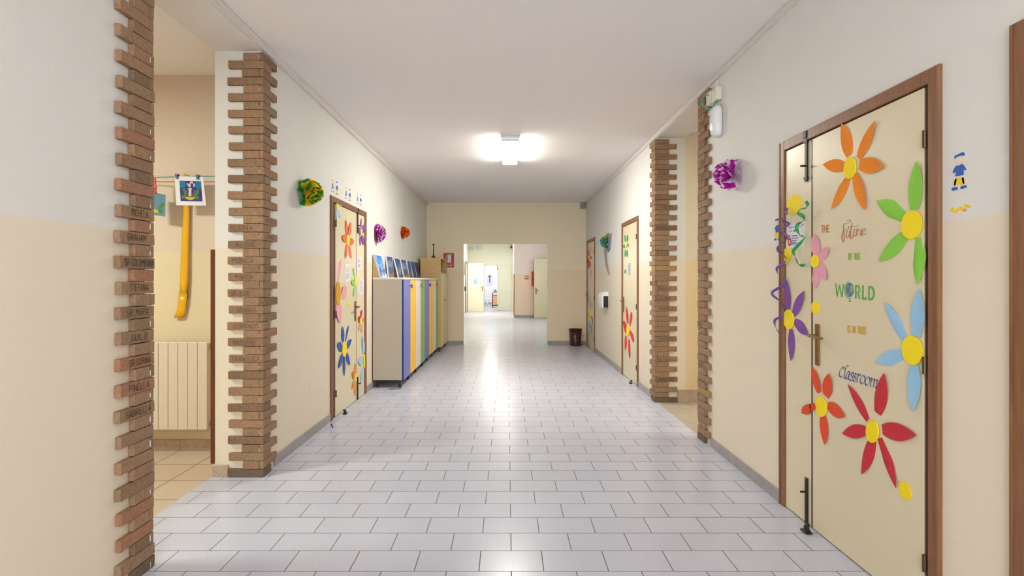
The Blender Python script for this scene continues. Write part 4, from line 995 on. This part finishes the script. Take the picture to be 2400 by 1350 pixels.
area('right_room_light', (3.4, 4.4, 3.0), (0, 0, 0), .5, .5, 30, (.96, 1, .88))

# ---------------------------------------------------------------- the left room seen through the first opening
W1 = Pl('B', 4.39)
e = thing('radiator', 'cream column radiator under the clothesline in the left side room', 'radiator', (-2.7, 4.25, 0))
rc = mat('cream_radiator_enamel', (222, 205, 188), .4); fw = .078; xr = (486-CX)/F*4.25
for i in range(9):
    bm = B(); xa = xr-fw*(i+1)
    box(bm, xa+.001, xa+fw-.001, 4.245, 4.252, .205, .905, .004, 2)
    box(bm, xa+.012, xa+fw-.012, 4.252, 4.345, .22, .89, .006); box(bm, xa+.001, xa+fw-.001, 4.252, 4.335, .215, .265, .01, 2); box(bm, xa+.001, xa+fw-.001, 4.252, 4.335, .845, .90, .01, 2)
    obj('fin', bm, rc, e)
bm = B()
for z in (.24, .87):
    tube(bm, [(xr-.01, 4.30, z), (xr+.035, 4.30, z)], .017, 12); tube(bm, [(xr+.012, 4.30, z), (xr+.022, 4.30, z)], .026, 12)
obj('valve', bm, mat('brassy_enamel', (176, 150, 110), .35, .4), e, smooth=False)
for z0 in (.30, .80):
    bm = B(); box(bm, xr-.4, xr-.37, 4.345, 4.3885, z0-.02, z0+.02); obj('bracket', bm, rc, e)
g = C(360, 390, 6.75)
bm = B(); box(bm, -3.6, XL-T-.001, 4.376, 4.389, H0+(CY-425.5)*4.38/F, H0+(CY-412.5)*4.38/F, .002)
tag(obj('picture_rail', bm, mat('beige_rail', (216, 190, 164), .5)), 'pale horizontal rail on the left side room wall behind the clothesline', 'rail')
YC = 4.27; L1 = Pl('B', YC)
bm = B(); p0 = L1.uv(*g(972, 152)); p1 = L1.uv(*g(0, 176))
pts = [Vector((p0[0]+.02, YC, p0[1])), Vector((L1.uv(*g(500, 160))[0], YC, L1.uv(*g(500, 160))[1])), Vector((p1[0], YC, p1[1])), Vector((-3.6, YC, p1[1]+.06))]
pts[0] = Vector((XL-T-.001, YC, p0[1])); tube(bm, pts, .004, 6)
tag(obj('clothesline', bm, mat('blue_string', (70, 150, 170), .6)), 'thin blue string stretched across the left side room', 'string')
P2 = Pl('B', YC-.006)
e = thing('child_drawing', 'white sheet with purple candle drawing pegged on the string in the left side room', 'drawing', (-2.6, YC, 2.2))
def bpart(nm, q, h0, h1, m, par, pl=P2): bm = B(); poly(bm, pl, [pl.uv(*g(x, y)) for x, y in q], h0, h1); return obj(nm, bm, m, par)
bpart('sheet', [(335, 155), (785, 165), (832, 620), (360, 615)], 0, .0012, M['paper'], e)
bpart('drawing', [(410, 225), (750, 235), (775, 555), (430, 550)], .0014, .0018, mat('violet_crayon', (62, 52, 128), .8), e)
cy = mat('teal_crayon', (18, 118, 170), .8); gr = mat('green_crayon', (70, 130, 66), .8); ylw = mat('yellow_crayon', (196, 184, 50), .8); wht = mat('pale_crayon', (214, 206, 210), .8); rdc = mat('red_crayon', (170, 50, 60), .8)
bpart('sky_patch', [(412, 226), (505, 230), (515, 290), (495, 335), (418, 340)], .0019, .0022, cy, e); bpart('sky_patch', [(655, 234), (748, 237), (752, 345), (700, 370), (660, 320)], .0019, .0022, cy, e)
bpart('leaf', [(455, 350), (500, 350), (530, 400), (530, 450), (520, 500), (450, 515), (440, 480), (490, 440)], .0019, .0023, gr, e); bpart('leaf', [(640, 395), (690, 370), (725, 370), (715, 430), (690, 460), (730, 500), (700, 525), (640, 490)], .0019, .0023, gr, e)
bpart('candle', [(540, 345), (610, 345), (600, 370), (602, 470), (556, 470), (556, 370)], .0024, .0027, wht, e); bpart('bowl', [(495, 492), (560, 480), (668, 490), (640, 520), (590, 535), (530, 522)], .0024, .0028, ylw, e)
bpart('berry', [(515, 450), (550, 445), (550, 478), (515, 478)], .0024, .0028, rdc, e); bpart('berry', [(598, 440), (635, 435), (640, 470), (600, 475)], .0024, .0028, rdc, e)
bpart('flame', [(525, 268), (545, 265), (560, 290), (590, 235), (625, 240), (625, 270), (655, 275), (650, 325), (630, 322), (632, 285), (605, 262), (590, 275), (588, 325), (575, 335), (540, 300)], .0024, .0028, wht, e)
bl = mat('navy_peg', (24, 28, 92), .4)
def peg(x, y0, y1, dx, m, label):
    bm = B(); u0 = P2.uv(*g(x, y0)); u1 = P2.uv(*g(x+dx, y1)); wd = .011
    poly(bm, P2, [(u0[0]-wd, u0[1]), (u0[0]+wd, u0[1]), (u1[0]+wd*.7, u1[1]), (u1[0]-wd*.7, u1[1])], .004, .012)
    poly(bm, P2, [(u0[0]-wd, u0[1]), (u0[0]+wd, u0[1]), (u1[0]+wd*.7, u1[1]), (u1[0]-wd*.7, u1[1])], -.018, -.008)
    tube(bm, [P2.pt(u0[0]*.5+u1[0]*.5-wd, u0[1]*.5+u1[1]*.5, -.01), P2.pt(u0[0]*.5+u1[0]*.5+wd, u0[1]*.5+u1[1]*.5, .006)], .003, 6)
    tag(obj('clothes_peg', bm, m), label, 'clothes peg')
peg(367, 120, 196, 8, bl, 'navy clothes peg on the left corner of the candle drawing'); peg(698, 134, 206, 8, bl, 'navy clothes peg on the right corner of the candle drawing')
e = thing('child_drawing', 'small blue and green drawing hanging left of the candle drawing by a red clip', 'drawing', (-2.9, YC, 2.0))
bpart('sheet', [(-60, 400), (190, 450), (185, 795), (-50, 760)], 0, .0012, mat('watercolour_blue', (96, 136, 158), .8), e)
bpart('leaf', [(85, 640), (130, 575), (185, 590), (150, 640), (120, 660), (150, 720), (100, 740), (70, 690)], .0014, .002, gr, e); bpart('bowl', [(-30, 670), (60, 690), (105, 720), (60, 735), (-30, 730)], .0014, .002, ylw, e)
bm = B(); r0 = P2.uv(*g(32, 190)); r1 = P2.uv(*g(38, 425)); r2 = P2.uv(*g(80, 345)); rdp = mat('red_plastic', (196, 24, 20), .4)
poly(bm, P2, [(r0[0]-.008, r0[1]), (r0[0]+.006, r0[1]), (r1[0]+.008, r1[1]), (r1[0]-.008, r1[1])], .003, .012)
stroke(bm, P2, [P2.uv(*g(42, 280)), P2.uv(*g(60, 320)), r2], .008, .013); tag(obj('clothes_peg', bm, rdp, keep=1), 'red clip holding the small blue drawing', 'clothes peg')
# yellow satin band on the wall
bm = B(); h = C(0, 0, 1.9286); h2 = C(0, 650, 1.9286)
Lp = [h(833, 782), h(831, 860), h(829, 950), h(822, 1100), h(817, 1250), h(814, 1350), h2(812, 60), h2(808, 110), h2(800, 150), h2(786, 184)]
Rp = [h(852, 795), h(856, 860), h(858, 950), h(855, 1100), h(853, 1250), h(850, 1350), h2(848, 60), h2(846, 110), h2(841, 152), h2(831, 181)]
W2 = Pl('B', 4.372); rows = []
for i, (l_, r_) in enumerate(zip(Lp, Rp)):
    a_, b_ = Vector(W2.uv(*l_)), Vector(W2.uv(*r_)); k = .004*math.sin(i*2.1)
    rows.append([bm.verts.new(W2.pt(*a_.lerp(b_, s), .004+k+.006*math.sin(PI*s))) for s in (0, .25, .5, .75, 1)])
for A, D in zip(rows, rows[1:]):
    for j in range(4): bm.faces.new((A[j], A[j+1], D[j+1], D[j]))
o = obj('yellow_band', bm, mat('yellow_satin', (236, 176, 20), .28, .1), smooth=True); sm = o.modifiers.new('thickness', 'SOLIDIFY'); sm.thickness = .001
tag(o, 'long shiny yellow ribbon hanging down the wall behind the candle drawing', 'ribbon')

# ---------------------------------------------------------------- far hall
dg = mat('pale_green_door', (224, 233, 216), .4); cream2 = mat('ivory_door', (236, 232, 206), .4)
def estruct(name, loc): e = bpy.data.objects.new(name, None); COL.objects.link(e); e.location = loc; e['kind'] = 'structure'; return e
def lever(e, x, y, z, dx, s=1):
    bm = B(); box(bm, x-.022, x+.022, y-.012, y, z-.14, z+.08, .003); tube(bm, [(x, y-.01, z), (x, y-.055, z)], .01, 8); tube(bm, [(x, y-.055, z), (x+dx, y-.055, z)], .010, 8); obj('handle', bm, M['brass'], e)
e = estruct('door_6', (-1.78, 23.7, 0))
bm = B(); box(bm, -1.775, -1.05, 23.70, 23.74, .008, 2.16, .002); lf = obj('door_leaf', bm, cream2, e); lever(lf, -1.10, 23.70, 1.06, -.12)
bm = B(); box(bm, -1.051, -1.043, 23.70, 23.741, .008, 2.16); obj('edge_strip', bm, M['wood'], e)
bm = B(); box(bm, HX0, HX0+.03, 22.75, 22.84, 0, 2.22); box(bm, HX0, HX0+.03, 23.72, 23.81, 0, 2.22); box(bm, HX0, HX0+.03, 22.84, 23.72, 2.16, 2.22); obj('door_frame', bm, M['wood'], e)
bm = B(); box(bm, HX0+.001, HX0+.006, 22.84, 23.70, 0, 2.16); obj('doorway', bm, M['lav'], e)
PD = Pl('B', 23.70); s = C(1060, 560, 6.75)
e = thing('door_poster', 'white poster with light blue drawing on the open ivory door in the far hall', 'poster', (-1.4, 23.7, 1.4))
bm = B(); poly(bm, PD, [PD.uv(*s(x, y)) for x, y in ((325, 625), (405, 622), (405, 755), (330, 760))], .001, .003); obj('sheet', bm, M['paper'], e)
bm = B(); poly(bm, PD, [PD.uv(*s(x, y)) for x, y in ((340, 640), (395, 632), (398, 700), (380, 720), (345, 712), (332, 690))], .0032, .004); obj('drawing', bm, mat('light_blue_print', (150, 196, 224), .8), e)
e = estruct('door_7', (-.45, YG, 0))
bm = B(); box(bm, -1.12, -1.08, YG-.02, YG+.12, 0, 2.125); box(bm, -.48, -.44, YG-.02, YG+.12, 0, 2.125); box(bm, -1.08, .235, YG-.02, YG+.12, 2.085, 2.125); obj('door_frame', bm, dg, e)
bm = B(); box(bm, -.44, .235, YG-.01, YG+.03, .008, 2.085, .003)
for z0, z1 in ((.12, .80), (.90, 1.98)):
    for q in ((-.37, .17, z0, z0+.02), (-.37, .17, z1-.02, z1), (-.37, -.35, z0, z1), (.15, .17, z0, z1)): box(bm, q[0], q[1], YG-.022, YG-.01, q[2], q[3], .003)
obj('door_leaf', bm, dg, e)
for z in (.25, 1.95): bm = B(); tube(bm, [(-.46, YG-.03, z-.05), (-.46, YG-.03, z+.05)], .012, 8); obj('hinge', bm, M['black'], e)
e = estruct('door_8', (1.4, 19.6, 0))
bm = B(); vs = box(bm, .99, 1.80, 19.60, 19.64, .008, 2.19, .002); lf = obj('door_leaf', bm, M['door'], e); lever(lf, 1.06, 19.60, 1.03, .12)
bm = B(); box(bm, .978, .99, 19.598, 19.642, .008, 2.19); obj('edge_strip', bm, M['wood'], e)
bm = B(); box(bm, HX1-.03, HX1, 18.7, 18.78, 0, 2.25); box(bm, HX1-.03, HX1, 19.62, 19.70, 0, 2.25); obj('door_frame', bm, M['wood'], e)
e = thing('fire_alarm', 'red fire alarm call point on the pink wall of the far hall', 'fire alarm', (.73, YP, 1.5))
x, z = (1234-CX)/F*YP, H0+(CY-650.3)*YP/F
bm = B(); box(bm, x-.06, x+.06, YP-.045, YP, z-.06, z+.06, .01); obj('box', bm, mat('alarm_red', (196, 40, 40), .35), e)
bm = B(); box(bm, x-.035, x+.035, YP-.05, YP-.045, z-.035, z+.035, .003); obj('button_panel', bm, M['white'], e)
bm = B(); tube(bm, [(x, YP-.051, z), (x, YP-.055, z)], .012, 10); obj('button', bm, M['blackp'], e)
e = thing('hose_cabinet', 'red hose cabinet partly behind the open door of the far hall', 'fire cabinet', (1.1, YP, 1.4))
bm = B(); box(bm, .905, 1.35, YP-.16, YP, 1.19, 1.735, .006); obj('case', bm, mat('cabinet_red', (204, 30, 20), .4), e)
bm = B(); box(bm, .93, .97, YP-.165, YP-.16, 1.43, 1.48, .003); obj('latch', bm, M['blackp'], e)
# wall fittings on the green wall
x, z = (1198-CX)/F*YG, H0+(CY-579)*YG/F
bm = B(); lathe(bm, [(.07, -.06), (.055, -.03), (.04, .02), (.02, .05), (.008, .07)], (x, YG-.09, z), 16); box(bm, x-.01, x+.01, YG-.09, YG, z+.05, z+.07)
tag(obj('school_bell', bm, M['brass']), 'small dark bell high on the green wall of the far hall', 'bell')
for (px0, px1, py0, py1, lab) in ((1101, 1110, 578, 586, 'pale junction box high on the green wall of the far hall'), (1118, 1128, 577, 585.5, 'white emergency lamp high on the green wall of the far hall')):
    bm = B(); box(bm, (px0-CX)/F*YG, (px1-CX)/F*YG, YG-.06, YG, H0+(CY-py1)*YG/F, H0+(CY-py0)*YG/F, .006); tag(obj('wall_box', bm, mat('pale_plastic', (214, 216, 206), .4)), lab, 'wall fitting')
# left wall of the far hall
bm = B(); box(bm, HX0, HX0+.02, 22.2, 22.55, 1.62, 2.14, .003); tag(obj('framed_picture', bm, mat('grey_frame', (120, 120, 104), .5)), 'narrow framed picture on the far hall left wall before the ivory door', 'picture')
bm = B(); box(bm, HX0, HX0+.06, 22.45, 22.6, .95, 1.14, .01); tag(obj('intercom', bm, M['blackp']), 'black intercom on the far hall left wall before the ivory door', 'intercom')
# far room
rw_ = Pl('B', 28.98); s = C(1060, 560, 6.75)
e = thing('crucifix_picture', 'pale sheet with crucifix drawing on the wall of the farthest room', 'picture', (-1.0, 28.98, 1.5))
bm = B(); poly(bm, rw_, [rw_.uv(*s(x, y)) for x, y in ((545, 578), (632, 585), (632, 730), (538, 738))], .001, .003); obj('sheet', bm, mat('lilac_paper', (206, 204, 224), .8), e)
bm = B(); U2 = lambda L: [rw_.uv(*s(x, y)) for x, y in L]
stroke(bm, rw_, U2([(592, 570), (592, 690)]), .06, .0035); stroke(bm, rw_, U2([(562, 598), (620, 590)]), .04, .0035); obj('crucifix', bm, mat('violet_grey_ink', (92, 84, 120), .8), e, keep=1)
e = thing('desk', 'small orange fronted desk just inside the farthest room', 'desk', (-.65, 27.4, 0))
dk, og = wood('dark_desk_edge', (60, 40, 34), (90, 60, 46)), mat('orange_drawer', (238, 176, 104), .4)
bm = B(); box(bm, -.80, -.20, 27.2, 27.8, .74, .77, .003); obj('desk_top', bm, mat('peach_top', (236, 200, 170), .4), e)
bm = B(); box(bm, -.78, -.74, 27.22, 27.78, .0, .74); box(bm, -.26, -.22, 27.22, 27.78, 0, .74); box(bm, -.74, -.26, 27.3, 27.78, .08, .14); obj('frame', bm, dk, e)
bm = B(); box(bm, -.73, -.27, 27.20, 27.24, .14, .56, .003); obj('drawer', bm, og, e); bm = B(); box(bm, -.73, -.27, 27.21, 27.24, .58, .66, .003); obj('drawer', bm, mat('brown_orange', (196, 120, 70), .4), e)
bm = B(); lathe(bm, [(.13, 0), (.14, .02), (.08, .06), (.05, .10), (.03, .16), (.015, .17)], (-.62, 27.45, .77), 16); tag(obj('telephone', bm, mat('slate_plastic', (74, 80, 112), .4)), 'dark slate telephone shaped object on the far desk', 'telephone')
e = thing('folding_chair', 'white folding chair in the farthest room beside the desk', 'chair', (-1.0, 26.6, 0))
wp = M['white']
bm = B(); box(bm, -1.20, -.80, 26.45, 26.85, .465, .49, .008); obj('seat', bm, wp, e)
for y in (26.48, 26.82):
    bm = B(); tube(bm, [(-1.17, y, 0), (-.88, y, .47)], .014, 8); obj('leg', bm, wp, e); bm = B(); tube(bm, [(-.85, y, 0), (-1.14, y, .47)], .014, 8); obj('leg', bm, wp, e)
bm = B(); tube(bm, [(-1.17, 26.48, .47), (-1.28, 26.48, .86)], .014, 8); tube(bm, [(-1.17, 26.82, .47), (-1.28, 26.82, .86)], .014, 8); box(bm, -1.29, -1.26, 26.46, 26.84, .66, .86, .006); obj('backrest', bm, wp, e)
e = thing('radiator', 'pale radiator on the wall of the farthest room under the crucifix picture', 'radiator', (-1.1, 28.9, 0))
for i in range(8):
    bm = B(); box(bm, -1.42+.08*i, -1.42+.08*i+.075, 28.84, 28.96, .2, .92, .01); obj('fin', bm, M['lav'], e)
